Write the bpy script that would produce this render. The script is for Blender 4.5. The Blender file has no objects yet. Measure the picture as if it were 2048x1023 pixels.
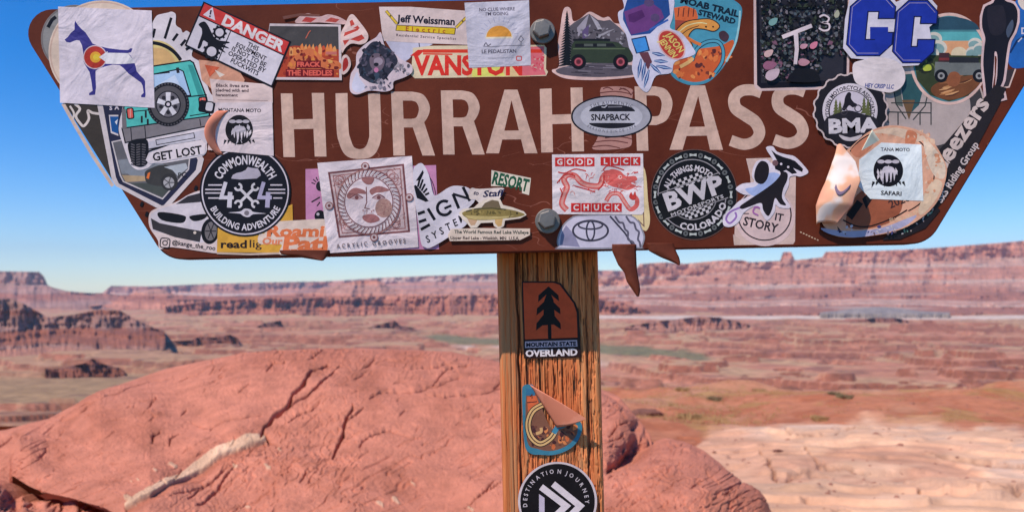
import bpy, math, random
import numpy as np
from mathutils import Vector
from mathutils.geometry import tessellate_polygon
R = math.radians
scene = bpy.context.scene
COL = scene.collection
random.seed(7)

# ------------------------------------------------------------------ camera
CAM_Z = 1.6; CAM_Y = -0.8
cam = bpy.data.cameras.new('camera'); camo = bpy.data.objects.new('camera', cam)
COL.objects.link(camo); scene.camera = camo
camo.location = (0, CAM_Y, CAM_Z); camo.rotation_euler = (R(90), 0, 0)
cam.sensor_width = 36; cam.lens = 28.125; cam.shift_y = (575 - 511.5) / 2048
cam.clip_start = 0.05; cam.clip_end = 60000
cam.dof.use_dof = True; cam.dof.focus_distance = 0.8; cam.dof.aperture_fstop = 9.5

# ------------------------------------------------------------------ sky, sun, exposure
SUN = Vector((-0.42, -0.40, 0.82)).normalized()
elev = math.asin(SUN.z)
w = bpy.data.worlds.new('World'); scene.world = w; w.use_nodes = True
nt = w.node_tree; nt.nodes.clear()
sky = nt.nodes.new('ShaderNodeTexSky'); sky.sky_type = 'NISHITA'; sky.sun_disc = False
sky.sun_elevation = elev; sky.sun_rotation = math.atan2(SUN.x, SUN.y)
sky.altitude = 1500; sky.air_density = 1.0; sky.dust_density = 0.1; sky.ozone_density = 5.0
bg = nt.nodes.new('ShaderNodeBackground'); bg.inputs['Strength'].default_value = 0.10
wo = nt.nodes.new('ShaderNodeOutputWorld')
hs = nt.nodes.new('ShaderNodeHueSaturation'); hs.inputs['Saturation'].default_value = 1.42; hs.inputs['Value'].default_value = 1.34; hs.inputs['Hue'].default_value = 0.508
nt.links.new(sky.outputs[0], hs.inputs['Color']); nt.links.new(hs.outputs[0], bg.inputs[0]); nt.links.new(bg.outputs[0], wo.inputs[0])
sl = bpy.data.lights.new('sun', 'SUN'); sl.energy = 3.7; sl.angle = R(0.53); sl.color = (1.0, 0.92, 0.84)
so = bpy.data.objects.new('sun', sl); COL.objects.link(so)
so.rotation_euler = SUN.to_track_quat('Z', 'Y').to_euler(); so.location = (-3, -3, 6)
scene.view_settings.view_transform = 'Standard'; scene.view_settings.look = 'None'
scene.view_settings.gamma = 1; scene.view_settings.use_curve_mapping = False
scene.view_settings.exposure = 0.35

# ------------------------------------------------------------------ helpers
F = 1600.0
def P3(px, py, d):
    """pixel of the survey photograph + distance in metres -> point in the world"""
    return (px - 1024) / F * d, CAM_Y + d, CAM_Z + (575 - py) / F * d
def tag(o, label=None, cat=None, kind=None, group=None):
    if label: o['label'] = label
    if cat: o['category'] = cat
    if kind: o['kind'] = kind
    if group: o['group'] = group
    return o
def link(name, me, mat=None, parent=None, loc=None):
    o = bpy.data.objects.new(name, me); COL.objects.link(o)
    if mat is not None: me.materials.append(mat)
    if parent: o.parent = parent
    if loc is not None: o.location = loc
    return o

class Noise:
    def __init__(s, seed, n=256):
        r = np.random.RandomState(seed); s.g = r.rand(n, n) * 2 - 1; s.n = n
    def __call__(s, x, y):
        x = np.asarray(x, float); y = np.asarray(y, float)
        xi = np.floor(x).astype(int); yi = np.floor(y).astype(int)
        fx = x - xi; fy = y - yi
        fx = fx * fx * (3 - 2 * fx); fy = fy * fy * (3 - 2 * fy); n = s.n
        a = s.g[xi % n, yi % n]; b = s.g[(xi + 1) % n, yi % n]
        c = s.g[xi % n, (yi + 1) % n]; d = s.g[(xi + 1) % n, (yi + 1) % n]
        return (a * (1 - fx) + b * fx) * (1 - fy) + (c * (1 - fx) + d * fx) * fy
def fbm(nz, x, y, o=5, rough=0.5):
    v = 0; a = 1; t = 0
    for i in range(o):
        v = v + a * nz(x * 2 ** i + 17.3 * i, y * 2 ** i + 9.1 * i); t += a; a *= rough
    return v / t
NZ = [Noise(i) for i in range(12)]
def ip(pts, x):
    pts = sorted(pts); return np.interp(x, [p[0] for p in pts], [p[1] for p in pts])
def sstep(a, b, x):
    t = np.clip((x - a) / (b - a), 0, 1); return t * t * (3 - 2 * t)

def grid_mesh(name, X, Y, Z, mat, col=None, parent=None, smooth=True, kind='structure', flip=False):
    ny, nx = X.shape
    co = np.stack([X, Y, Z], -1).reshape(-1, 3).astype(np.float32)
    idx = np.arange(nx * ny).reshape(ny, nx)
    q = np.stack([idx[:-1, :-1], idx[:-1, 1:], idx[1:, 1:], idx[1:, :-1]], -1).reshape(-1, 4)
    if flip: q = q[:, ::-1]
    me = bpy.data.meshes.new(name)
    me.vertices.add(len(co)); me.vertices.foreach_set('co', co.ravel())
    me.loops.add(q.size); me.loops.foreach_set('vertex_index', q.ravel().astype(np.int32))
    me.polygons.add(len(q)); me.polygons.foreach_set('loop_start', np.arange(0, q.size, 4, dtype=np.int32))
    me.update(calc_edges=True)
    me.polygons.foreach_set('use_smooth', np.full(len(q), smooth))
    if col is not None:
        a = me.color_attributes.new('albedo', 'FLOAT_COLOR', 'POINT')
        c4 = np.ones((len(co), 4), np.float32); c4[:, :3] = col.reshape(-1, 3)
        a.data.foreach_set('color', c4.ravel())
    o = link(name, me, mat, parent)
    if kind: o['kind'] = kind
    return o

def nodes_mat(name):
    m = bpy.data.materials.new(name); m.use_nodes = True
    return m, m.node_tree, m.node_tree.nodes['Principled BSDF']
def terrain_mat(name, scale, bump, dist, var=0.25, detail=8, rough=0.95, aniso=1.0):
    """vertex albedo (the rock's own colour) broken up by two noises, with fine bump"""
    m, t, b = nodes_mat(name); n = t.nodes; L = t.links
    at = n.new('ShaderNodeVertexColor'); at.layer_name = 'albedo'
    tc = n.new('ShaderNodeNewGeometry')
    mp = n.new('ShaderNodeMapping'); mp.inputs['Scale'].default_value = (1, 1, aniso)
    L.new(tc.outputs['Position'], mp.inputs['Vector'])
    n1 = n.new('ShaderNodeTexNoise'); n1.inputs['Scale'].default_value = scale; n1.inputs['Detail'].default_value = detail
    n1.inputs['Roughness'].default_value = 0.65
    L.new(mp.outputs[0], n1.inputs['Vector'])
    mr = n.new('ShaderNodeMapRange'); mr.inputs['From Min'].default_value = 0.3; mr.inputs['From Max'].default_value = 0.7
    mr.inputs['To Min'].default_value = 1 - var; mr.inputs['To Max'].default_value = 1 + var
    L.new(n1.outputs[0], mr.inputs['Value'])
    mx = n.new('ShaderNodeVectorMath'); mx.operation = 'SCALE'
    L.new(at.outputs[0], mx.inputs[0]); L.new(mr.outputs[0], mx.inputs['Scale'])
    L.new(mx.outputs[0], b.inputs['Base Color'])
    bp = n.new('ShaderNodeBump'); bp.inputs['Strength'].default_value = bump; bp.inputs['Distance'].default_value = dist
    n2 = n.new('ShaderNodeTexNoise'); n2.inputs['Scale'].default_value = scale * 3; n2.inputs['Detail'].default_value = 10
    n2.inputs['Roughness'].default_value = 0.7
    L.new(mp.outputs[0], n2.inputs['Vector'])
    L.new(n2.outputs[0], bp.inputs['Height']); L.new(bp.outputs[0], b.inputs['Normal'])
    b.inputs['Roughness'].default_value = rough; b.inputs['Specular IOR Level'].default_value = 0.15
    return m
def mixc(a, b, t):
    t = np.asarray(t)[..., None]; return np.asarray(a) * (1 - t) + np.asarray(b) * t

# ------------------------------------------------------------------ far country
def relief(name, x0, x1, nx, rows, mat, colfn, flute=60, ledges=0, seed=0, sub=14, jag=2.0, sc=40.0, ledge_amp=.85):
    """an escarpment: rows = [(skyline profile, depth in metres, number of mesh rows to the next)] from the crest down"""
    u = np.linspace(x0, x1, nx)
    PY = []; D = []; V = []
    for i, (prof, d, n) in enumerate(rows):
        py = ip(prof, u); dd = ip(d, u) if isinstance(d, list) else np.full(nx, float(d))
        if i == len(rows) - 1:
            PY.append(py); D.append(dd); V.append(np.full(nx, float(i))); break
        py2 = ip(rows[i + 1][0], u); d2 = rows[i + 1][1]
        dd2 = ip(d2, u) if isinstance(d2, list) else np.full(nx, float(d2))
        for k in range(n):
            t = k / n; PY.append(py + (py2 - py) * t); D.append(dd + (dd2 - dd) * t); V.append(np.full(nx, i + t))
    PY = np.array(PY); D = np.array(D); V = np.array(V)
    U = np.broadcast_to(u, PY.shape)
    Xw = (U - 1024) / F * D; Zw = (575 - PY) / F * D
    h = D.mean()
    # ledges: depth bunches up into steps down the slope
    if ledges:
        s = Zw / ledges + 0.8 * fbm(NZ[seed % 12], U / 130, PY / 300, 3)
        D = D + (-np.sin(2 * np.pi * s)) * ledge_amp * np.gradient(D, axis=0).clip(-200, 200) * (ledges / (2 * np.pi)) / np.maximum(np.abs(np.gradient(Zw, axis=0)), 0.5) * (V > 1) * .9
    # buttresses and gullies: depth varies along the face
    wgt = np.clip(V * 1.2, 0, 1)
    g = fbm(NZ[(seed + 1) % 12], U / sc, V * 0.35 + PY / 160, 5, .6)
    g2 = np.abs(fbm(NZ[(seed + 2) % 12], U / (sc * .35), V * .25 + PY / 90, 4, .6))
    D = D + flute * (g * 1.6 - g2 * .9) * wgt
    PY = PY + jag * fbm(NZ[(seed + 3) % 12], U / 9, V * 3, 3) * (V < .3)
    X = (U - 1024) / F * D; Z = (575 - PY) / F * D + CAM_Z
    col = colfn(U, PY, Z, V)
    return grid_mesh(name, X, CAM_Y + D, Z, mat, col)

RED = np.array((0.34, 0.115, 0.065)); PINK = np.array((0.53, 0.215, 0.13)); BUFF = np.array((0.57, 0.325, 0.18))
DARK = np.array((0.13, 0.06, 0.05)); OLIVE = np.array((0.33, 0.20, 0.10)); PALE = np.array((0.58, 0.45, 0.36))
GREEN = np.array((0.14, 0.155, 0.075)); LAV = np.array((0.38, 0.205, 0.155))
mfar = terrain_mat('far_rock', 0.02, 0.5, 8, .35, aniso=3)
mmid = terrain_mat('mid_rock', 0.05, 0.5, 3, .35, aniso=3)

def strata(U, PY, Z, sc, seed, cols):
    s = Z / sc + 0.5 * fbm(NZ[seed], U / 200, PY / 300, 3)
    k = (NZ[seed](s * 1.0, s * 0 + 3.3) + 0.6 * NZ[seed](s * 3.1, s * 0 + 7.3)) * .5 + .5
    k = np.clip(k, 0, 1); c = mixc(cols[0], cols[1], sstep(.2, .6, k)); c = mixc(c, cols[2], sstep(.65, .85, k) * .7)
    n = fbm(NZ[(seed + 4) % 12], U / 25, PY / 8, 4)
    return c * (1 + .35 * n)[..., None]

def off(p, dy): return [(x, y + dy) for x, y in p]
# farthest plateau on the horizon
fp = [(-400, 560), (100, 590), (205, 585), (222, 571), (300, 572), (420, 567), (540, 564), (650, 562), (760, 555), (860, 551), (960, 547), (1010, 546), (1200, 540), (1500, 545), (2600, 560)]
relief('mesa_far', -400, 2500, 1100, [(off(fp, 3), 16000, 3), (fp, 11500, 10), (off(fp, 13), 11450, 10), (off(fp, 26), 11000, 8), (off(fp, 60), 9500, 1)], mfar,
       lambda U, PY, Z, V: mixc(strata(U, PY, Z, 60, 2, (LAV, PINK, PALE)), DARK, sstep(.12, .3, fbm(NZ[4], U / 30, PY * 0 + 2.2, 3)) * .35 * (V < 2)), flute=180, seed=1, sc=30)
# left butte on the horizon
lb = [(-500, 520), (-60, 535), (0, 542), (78, 543), (88, 552), (95, 570), (120, 580), (160, 584), (260, 590), (330, 600)]
relief('butte_left', -500, 330, 360, [(off(lb, 2), 9000, 3), (lb, 6800, 10), ([(-500, 550), (-60, 562), (0, 570), (80, 568), (100, 573), (160, 588), (260, 593), (330, 602)], 6760, 12),
        ([(-500, 600), (100, 604), (200, 600), (330, 606)], 6000, 6), ([(-500, 640), (330, 640)], 5000, 1)], mfar,
       lambda U, PY, Z, V: strata(U, PY, Z, 45, 3, (RED, LAV, PINK)), flute=110, ledges=40, seed=2, sc=28)
# low hills behind the centre
ch = [(180, 610), (250, 590), (300, 578), (320, 577), (350, 588), (420, 592), (520, 590), (620, 585), (680, 568), (720, 560), (755, 560), (775, 572), (800, 580), (900, 577), (1000, 577), (1100, 580), (1260, 590), (1400, 610)]
relief('hills_centre', 180, 1400, 700, [(off(ch, 2), 6800, 2), (ch, 6200, 18), ([(180, 612), (320, 600), (420, 599), (620, 597), (1000, 592), (1400, 612)], 5700, 4), ([(180, 640), (1400, 620)], 5200, 1), ([(180, 690), (1400, 690)], 5190, 1)], mfar,
       lambda U, PY, Z, V: strata(U, PY, Z, 35, 5, (RED, PINK, LAV)), flute=120, ledges=32, seed=3, sc=35)
# the red cliff band across the middle
cc = [(330, 612), (400, 604), (500, 597), (600, 595), (760, 592), (900, 590), (1000, 588), (1120, 590), (1240, 604), (1300, 622)]
cb = [(330, 634), (420, 632), (560, 634), (700, 632), (850, 634), (1000, 632), (1300, 632)]
relief('cliffs_centre', 330, 1300, 800, [(off(cc, 1), 5400, 2), (cc, 4700, 12), (off(cc, 16), 4680, 12), (cb, 4450, 5), (off(cb, 12), 4000, 2), (off(cb, 70), 3950, 1)], mfar,
       lambda U, PY, Z, V: mixc(strata(U, PY, Z, 25, 6, (RED, PINK, RED * .8)), DARK, sstep(.1, .22, fbm(NZ[7], U / 28, PY / 60, 3)) * .3), flute=150, ledges=22, seed=4, sc=32)
# the long escarpment on the right
rt = [(1100, 565), (1200, 553), (1260, 552), (1280, 527), (1330, 524), (1370, 527), (1455, 519), (1485, 520), (1500, 524), (1560, 521), (1566, 504), (1582, 503), (1590, 520), (1645, 514), (1651, 503), (1760, 501), (1860, 496), (1950, 489), (2048, 481), (2060, 476), (2300, 460), (2700, 450)]
rt1 = [(1100, 582), (1260, 575), (1370, 552), (1500, 541), (1560, 540), (1645, 530), (1760, 527), (1860, 523), (1950, 517), (2048, 514), (2300, 500), (2700, 480)]
rt2 = [(1100, 597), (1260, 592), (1400, 580), (1600, 568), (1800, 562), (2048, 556), (2700, 540)]
rt3 = [(1100, 612), (1260, 611), (1400, 604), (1600, 600), (1800, 598), (2048, 592), (2700, 580)]
rt4 = [(1100, 628), (1400, 622), (1700, 616), (2048, 616), (2700, 612)]
relief('escarpment_right', 1100, 2700, 1150, [(off(rt, 3), 9500, 2), (rt, 6500, 16), (rt1, 6450, 18), (rt2, 6000, 16), (rt3, 5500, 12), (rt4, 4900, 4), (off(rt4, 12), 4500, 2), (off(rt4, 70), 4450, 1)], mfar,
       lambda U, PY, Z, V: mixc(mixc(strata(U, PY, Z, 34, 8, (RED, PINK, PALE * .95)), LAV, .25 * sstep(1, 2, V)), PALE * .95, .55 * sstep(.25, .5, fbm(NZ[3], U / 300, PY / 7, 3) + .3 * np.exp(-((V - 2.0) / .22) ** 2) + .3 * np.exp(-((V - 3.1) / .12) ** 2))), flute=100, ledges=48, seed=5, sc=60)

# ------------------------------------------------------------------ valley floor, one heightfield from the foot of the pass to the cliffs
nx, ny = 1100, 480
az = np.concatenate([np.linspace(-3400, -300, 130, endpoint=False), np.linspace(-300, 2350, 880, endpoint=False), np.linspace(2350, 5200, 100)]); nx = len(az)
dist = np.exp(np.linspace(math.log(55), math.log(7500), ny))
U, D = np.meshgrid(az, dist)
X = (U - 1024) / F * D
base = -np.interp(D, [55, 90, 250, 500, 900, 1500, 2500, 4500, 7500], [9.5, 17, 48, 80, 132, 150, 160, 152, 140])
# left bench sits a little higher, canyon rim country on the right is stepped
wx = X / 420 + 0.35 * fbm(NZ[1], X / 300, D / 300, 3); wy = D / 300
n1 = fbm(NZ[5], wx, wy, 4, .5)
n2 = fbm(NZ[6], X / 90, D / 120, 4, .55)
h = 40 * n1 + 11 * n2
step = np.interp(D, [100, 900, 3000], [5, 10, 12])
q = h / step; fq = q - np.floor(q)
terr = (np.floor(q) + sstep(.44, .56, fq)) * step
amp = sstep(200, 800, D) * (1 - .75 * sstep(3000, 4600, D))
olv = sstep(1000, 300, U) * sstep(1500, 1200, D) * sstep(600, 750, D)      # smooth grassy plain at lower left
amp = amp * (1 - .9 * olv)
rivy = 2350 - (U - 1050) * 1.6                                            # river bottom
riv = np.exp(-((D - (rivy)) / 260.) ** 2) * sstep(760, 900, U) * sstep(1480, 1380, U)
Zt = base + amp * terr * (1 - .8 * riv) - 6 * riv
# white evaporation flats beyond
flat = np.exp(-((D - 4100) / 330.) ** 2) * sstep(1100, 1200, U)
Zt = np.where(flat > .3, Zt * (1 - flat) + (-152) * flat, Zt)
PYt = 575 - Zt / D * F
st = strata(U, PYt, Zt, 7, 9, (RED * .85, np.array((.30, .115, .07)), PINK * .8))
slope = np.abs(np.gradient(Zt, axis=0) / np.gradient(D, axis=0))
fl = sstep(.25, .05, slope)
patch = fbm(NZ[10], X / 160, D / 260, 4)
flatc = mixc(mixc(PINK * .95, BUFF * .85, sstep(-.2, .25, patch)), OLIVE * 1.25, sstep(.15, .5, -patch) * .5)
flatc = mixc(flatc, BUFF * .72, sstep(1100, 500, U) * sstep(3500, 1500, D) * .8)
col = mixc(st, flatc, fl)
col = mixc(col, OLIVE, olv * .85)
col = mixc(col, DARK * 1.2, sstep(.22, .4, fbm(NZ[2], U / 90, PYt / 5, 4)) * .5)
col = mixc(col, GREEN, sstep(.45, .85, riv + .3 * fbm(NZ[3], X / 60, D / 60, 4)) * .8)
col = mixc(col, PALE * 1.15, sstep(.4, .8, flat + .3 * fbm(NZ[2], U / 90, D / 300, 3)) * .9)
bank = np.exp(-((D - (rivy - 420 + .4 * (1000 - U))) / 90.) ** 2) * sstep(880, 960, U) * sstep(1250, 1150, U)
col = mixc(col, PALE * 1.1, np.clip(bank, 0, 1) * .9)
col = col * (1 + .2 * fbm(NZ[11], X / 25, D / 25, 4))[..., None]
grid_mesh('valley_ground', X, CAM_Y + D, Zt + CAM_Z, mmid, col)

gx, gy = np.meshgrid(np.linspace(-20500, 20500, 60), np.linspace(-50, 17000, 50))
grid_mesh('plain_ground', gx, gy, -215 + 12 * fbm(NZ[3], gx / 2500, gy / 2500, 3), mmid, mixc(PINK * .9, BUFF * .8, fbm(NZ[6], gx / 1500, gy / 1500, 3) * .5 + .5))
# blue-grey hump on the flats and scattered low buttes
hp = [(1640, 624), (1680, 620), (1720, 615), (1760, 613), (1800, 616), (1840, 621), (1900, 624)]
relief('hills_grey', 1640, 1900, 160, [(off(hp, 2), 4500, 2), (hp, 4300, 10), ([(1640, 626), (1900, 627)], 4050, 2), ([(1640, 665), (1900, 665)], 4049, 1)], mfar,
       lambda U, PY, Z, V: mixc((.24, .20, .18), (.34, .27, .23), fbm(NZ[1], U / 12, PY / 3, 3) * .5 + .5), flute=60, seed=6, sc=20)
# nearer stepped ridge on the left
lr = [(-600, 575), (-100, 590), (0, 597), (22, 596), (50, 608), (75, 622), (95, 634), (150, 628), (200, 618), (240, 620), (262, 633), (285, 645), (310, 655), (330, 662)]
lr1 = [(-600, 640), (0, 650), (90, 660), (200, 655), (262, 655), (330, 664)]
lr2 = [(-600, 700), (0, 705), (120, 690), (250, 672), (330, 668)]
relief('ridge_left', -600, 330, 520, [(off(lr, 2), [(-600, 2100), (330, 2600)], 3), (lr, [(-600, 1750), (330, 2300)], 20), (lr1, [(-600, 1700), (330, 2240)], 22), (lr2, [(-600, 1400), (330, 2000)], 5), (off(lr2, 30), [(-600, 1150), (330, 1800)], 1)], mmid,
       lambda U, PY, Z, V: strata(U, PY, Z, 14, 7, (RED * .8, LAV * .8, PINK * .8)), flute=46, ledges=16, seed=8, sc=34)
lq = [(90, 735), (110, 738), (170, 725), (185, 716), (210, 728), (238, 735), (250, 742)]
def low(name, pr, d, base_dy, seed, cols=(RED * .7, DARK, RED)):
    x0, x1 = pr[0][0], pr[-1][0]; xm = (x0 + x1) / 2; j = int(np.argmin(np.abs(az - xm))); pb = max(p[1] for p in pr) + base_dy * .5
    kk = np.where(np.abs(PYt[:, j] - pb) < 2.5)[0]; d = float(dist[kk[-1]]) if len(kk) else d
    bs = [(x0, pr[0][1] + 3), ((x0 + x1) / 2, max(p[1] for p in pr) + base_dy), (x1, pr[-1][1] + 3)]
    relief(name, x0, x1, int((x1 - x0) * .9) + 20, [(off(pr, 6), d * 1.12, 2), (off(pr, 0), d * 1.03, 2), (pr, d, 16), (bs, d * .985, 3), (off(bs, 45), d * .984, 1)], mmid,
           lambda U, PY, Z, V: strata(U, PY, Z, 6, seed, cols), flute=d * .012, ledges=9, seed=seed, sc=22)
low('rock_ledge', lq, 1350, 12, 3)
low('rock_ledge', [(320, 690), (345, 682), (380, 680), (400, 672), (430, 674), (460, 668), (476, 676), (480, 690)], 1900, 6, 4)
low('rock_ledge', [(225, 706), (250, 702), (285, 703), (300, 710)], 1600, 4, 5)
low('rock_ledge', [(1250, 652), (1330, 640), (1400, 632), (1440, 634), (1480, 644), (1520, 655)], 3200, 10, 6, (RED, LAV * .8, PINK))
low('rock_ledge', [(1700, 640), (1760, 634), (1800, 636), (1830, 646)], 3300, 6, 7, (RED * .8, LAV * .7, RED))
low('rock_ledge', [(500, 660), (530, 645), (562, 640), (566, 655), (580, 662)], 3000, 5, 8)
low('rock_ledge', [(700, 668), (760, 648), (790, 640), (800, 650), (830, 655)], 3000, 5, 9)

# ------------------------------------------------------------------ haze
def box_mesh(name, a, b):
    v = [(x, y, z) for x in (a[0], b[0]) for y in (a[1], b[1]) for z in (a[2], b[2])]
    f = [(0, 1, 3, 2), (4, 6, 7, 5), (0, 4, 5, 1), (2, 3, 7, 6), (0, 2, 6, 4), (1, 5, 7, 3)]
    me = bpy.data.meshes.new(name); me.from_pydata(v, [], f); me.update(); return me
hm = bpy.data.materials.new('haze_air'); hm.use_nodes = True; hm.node_tree.nodes.clear()
pv = hm.node_tree.nodes.new('ShaderNodeVolumePrincipled'); pv.inputs['Color'].default_value = (0.72, 0.82, 1.0, 1)
pv.inputs['Density'].default_value = 3.7e-5; pv.inputs['Anisotropy'].default_value = 0.2
ho = hm.node_tree.nodes.new('ShaderNodeOutputMaterial'); hm.node_tree.links.new(pv.outputs[0], ho.inputs['Volume'])
tag(link('haze', box_mesh('haze', (-21000, -60, -330), (21000, 17500, 900)), hm), kind='stuff')
def segdist(PX, PY, pts):
    """distance of every mesh point to a polyline, and how far along it lies"""
    best = np.full(PX.shape, 1e9, np.float32); side = np.zeros(PX.shape, np.float32); along = np.zeros(PX.shape, np.float32)
    tot = 0
    for (x0, y0), (x1, y1) in zip(pts[:-1], pts[1:]):
        L = math.hypot(x1 - x0, y1 - y0); dx, dy = (x1 - x0) / L, (y1 - y0) / L
        t = np.clip((PX - x0) * dx + (PY - y0) * dy, 0, L)
        ex = PX - x0 - t * dx; ey = PY - y0 - t * dy
        dd = np.hypot(ex, ey); m = dd < best
        best = np.where(m, dd, best); side = np.where(m, ex * dy - ey * dx, side); along = np.where(m, tot + t, along); tot += L
    return best, side, along / tot

# ------------------------------------------------------------------ near ground: red dirt saddle and pale slickrock
mnear = terrain_mat('near_ground', 2.2, 0.6, 0.05, .22, 12)
u = np.concatenate([np.linspace(-3400, -900, 40, endpoint=False), np.linspace(-900, 1130, 110, endpoint=False), np.linspace(1130, 2120, 640, endpoint=False), np.linspace(2120, 5200, 110)])
rows = np.concatenate([np.linspace(0, .26, 50, endpoint=False), np.linspace(.26, .75, 410, endpoint=False), np.linspace(.75, 1, 90)])
D = 2.2 * (62 / 2.2) ** rows[:, None] * np.ones_like(u)[None, :]
U = np.broadcast_to(u, D.shape)
X = (U - 1024) / F * D
g = np.interp(D, [2.2, 3.5, 5.7, 9, 14, 20, 30, 45, 62], [-1.45, -1.55, -1.62, -2.15, -2.78, -3.45, -4.35, -5.62, -9.5])
# surface falls away on the left behind the boulder
g = g - sstep(1150, 300, U) * (np.interp(D, [2, 6, 20, 62], [0.1, .5, 3.6, 14]))
E_ = lambda px, py: None
und = .22 * fbm(NZ[2], X / 4, D / 5, 4) * np.interp(D, [2, 10, 40], [.3, 1, 3])
PYg = 575 - g / D * F
# slickrock plates: stepped layers with broken edges
pl = fbm(NZ[5], X / 4.6 + 5, D / 3.6, 5, .5) * 2.2 + (D - 9) * .05
pf = pl * 2.2 - np.floor(pl * 2.2)
plate = (np.floor(pl * 2.2) + sstep(.84, .98, pf)) * .055
top_pale = ip([(1200, 900), (1390, 885), (1420, 860), (1500, 850), (1600, 842), (1700, 838), (1800, 842), (1900, 850), (2048, 858), (2600, 880)], U)
pale = sstep(-6, 14, PYg - top_pale + 16 * fbm(NZ[8], U / 60, PYg / 20, 3)) * sstep(1180, 1300, U)
Zg = g + und + plate * (.25 + .75 * pale) + .02 * fbm(NZ[4], X * 2, D * 2, 4)
# the overhanging plate edge in the lower right and the broken blocks along it
edge = ip([(1400, 960), (1520, 958), (1560, 952), (1600, 950), (1640, 964), (1720, 958), (1760, 975), (1850, 985), (1900, 1000), (2048, 1010), (2600, 1060)], U)
d1 = sstep(5, -5, PYg - edge + 9 * fbm(NZ[1], U / 55, U * 0, 4)) * sstep(1480, 1560, U)
Zg = Zg + .06 * d1 * sstep(edge - 80, edge - 10, PYg)
edge2 = ip([(1300, 900), (1520, 915), (1600, 925), (1640, 915), (1700, 925), (2048, 935), (2600, 950)], U)
d2 = sstep(3, -3, PYg - edge2 + 10 * fbm(NZ[3], U / 60, U * 0 + 5, 4)) * sstep(1480, 1560, U) * sstep(2000, 1800, U)
Zg = Zg + .06 * d2 * sstep(edge2 - 60, edge2 - 8, PYg)
gcr = [([(1559, 944), (1592, 961), (1651, 969), (1705, 965), (1726, 951)], 4.5, .075), ([(1718, 961), (1768, 986), (1802, 982), (1831, 995), (1856, 1011)], 3.5, .06), ([(1521, 961), (1559, 944), (1609, 930), (1663, 932)], 3, .05),
       ([(1517, 902), (1538, 919), (1559, 940)], 3, .06), ([(1609, 898), (1642, 919), (1726, 928)], 2.5, .05), ([(1534, 867), (1605, 873), (1659, 881), (1714, 865), (1793, 850)], 2, .07), ([(1345, 869), (1383, 873), (1441, 886), (1517, 890)], 2.2, .07), ([(1902, 856), (1980, 862), (2048, 873), (2300, 890)], 2, .07),
       ([(1726, 951), (1800, 940), (1900, 948), (2060, 956)], 1.8, .03), ([(1850, 905), (1930, 912), (2048, 922)], 1.8, .03), ([(1560, 1000), (1640, 1012), (1700, 1020)], 2, .03), ([(1900, 985), (1960, 1000), (2060, 1004)], 2, .03)]
gk = np.zeros_like(Zg)
for pts, wd, dep in gcr:
    dd, sd, al = segdist(U + 9 * fbm(NZ[4], U / 34, PYg / 16, 3), PYg + 5 * fbm(NZ[2], U / 26, PYg / 12, 3), pts); ww = wd * (.4 + .8 * np.sin(np.pi * np.clip(al, .05, .95)))
    e = np.exp(-(dd / ww) ** 2); Zg = Zg - dep * e; gk = np.maximum(gk, e)
    Zg = Zg + dep * .45 * sstep(ww * 7, 0, dd) * (sd < 0)
cbuff = np.array((0.76, 0.43, 0.26)); cpink = np.array((0.60, 0.30, 0.18)); cgrey = np.array((0.62, 0.40, 0.28)); cdirt = np.array((0.47, 0.17, 0.085)); ctan = np.array((0.68, 0.39, 0.235))
nA = fbm(NZ[6], U / 210 + .3, PYg / 26, 4); nB = fbm(NZ[7], U / 60, PYg / 6, 4); nC = fbm(NZ[9], X / 1.2, D / 1.2, 5)
cp = mixc(cbuff, cpink, sstep(0, .3, nA + .25 * nC)); cp = mixc(cp, cgrey, sstep(.05, .35, -nA + .4 * nB) * .8)
cp = mixc(cp, ctan, sstep(950, 985, PYg - (U - 1600) * .03) * .6)
cp = mixc(cp, cpink, sstep(1480, 1380, U - (PYg - 850) * 3.2) * sstep(960, 900, PYg) * .8)
cp = cp * (1 + .25 * nC)[..., None]
dirt = mixc(cdirt, cdirt * np.array((.85, .75, .7)), sstep(-.1, .3, nB)); dirt = mixc(dirt, np.array((0.50, 0.25, 0.14)), sstep(.1, .4, nA) * .6)
cp = mixc(cp, cpink * .62, gk * .7); col = mixc(dirt, cp, pale)  # groove shade painted into the slickrock colour along its cracks
ochre = sstep(.12, .4, fbm(NZ[3], X / 1.5, D / 3, 5)) * (1 - pale)
col = mixc(col, (0.36, 0.22, 0.07), ochre * .55)
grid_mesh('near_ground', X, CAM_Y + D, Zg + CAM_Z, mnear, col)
gnd = lambda px, d: (lambda zz: zz)(float(Zg[np.argmin(np.abs(D[:, 0] - d)), np.argmin(np.abs(u - px))]))

# dry grass tufts and small shrubs in the dirt
def tuft(px, d, r, n, c, name, kind=None):
    v = []; f = []; rs = random.Random(int(px * 7 + d * 13))
    x0 = (px - 1024) / F * d; z0 = gnd(px, d)
    for i in range(n):
        a = rs.uniform(0, 2 * math.pi); rr = r * rs.random() ** .5; lx, ly = rr * math.cos(a), rr * math.sin(a)
        hh = r * rs.uniform(.5, 1.0) * (1 - .4 * rr / r); t = rs.uniform(-.35, .35) * r; t2 = rs.uniform(-.35, .35) * r; ww = r * .05
        b = len(v); v += [(lx - ww, ly, 0), (lx + ww, ly, 0), (lx + t * .6 + ww * .6, ly + t2 * .6, hh * .6), (lx + t + lx * .4, ly + t2, hh)]
        f += [(b, b + 1, b + 2), (b, b + 2, b + 3)]
    me = bpy.data.meshes.new(name); me.from_pydata(v, [], f)
    return link(name, me, c, loc=(x0, CAM_Y + d, z0 + CAM_Z))
mg, t_, b_ = nodes_mat('dry_grass'); b_.inputs['Base Color'].default_value = (.44, .26, .10, 1); b_.inputs['Roughness'].default_value = .8
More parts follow.
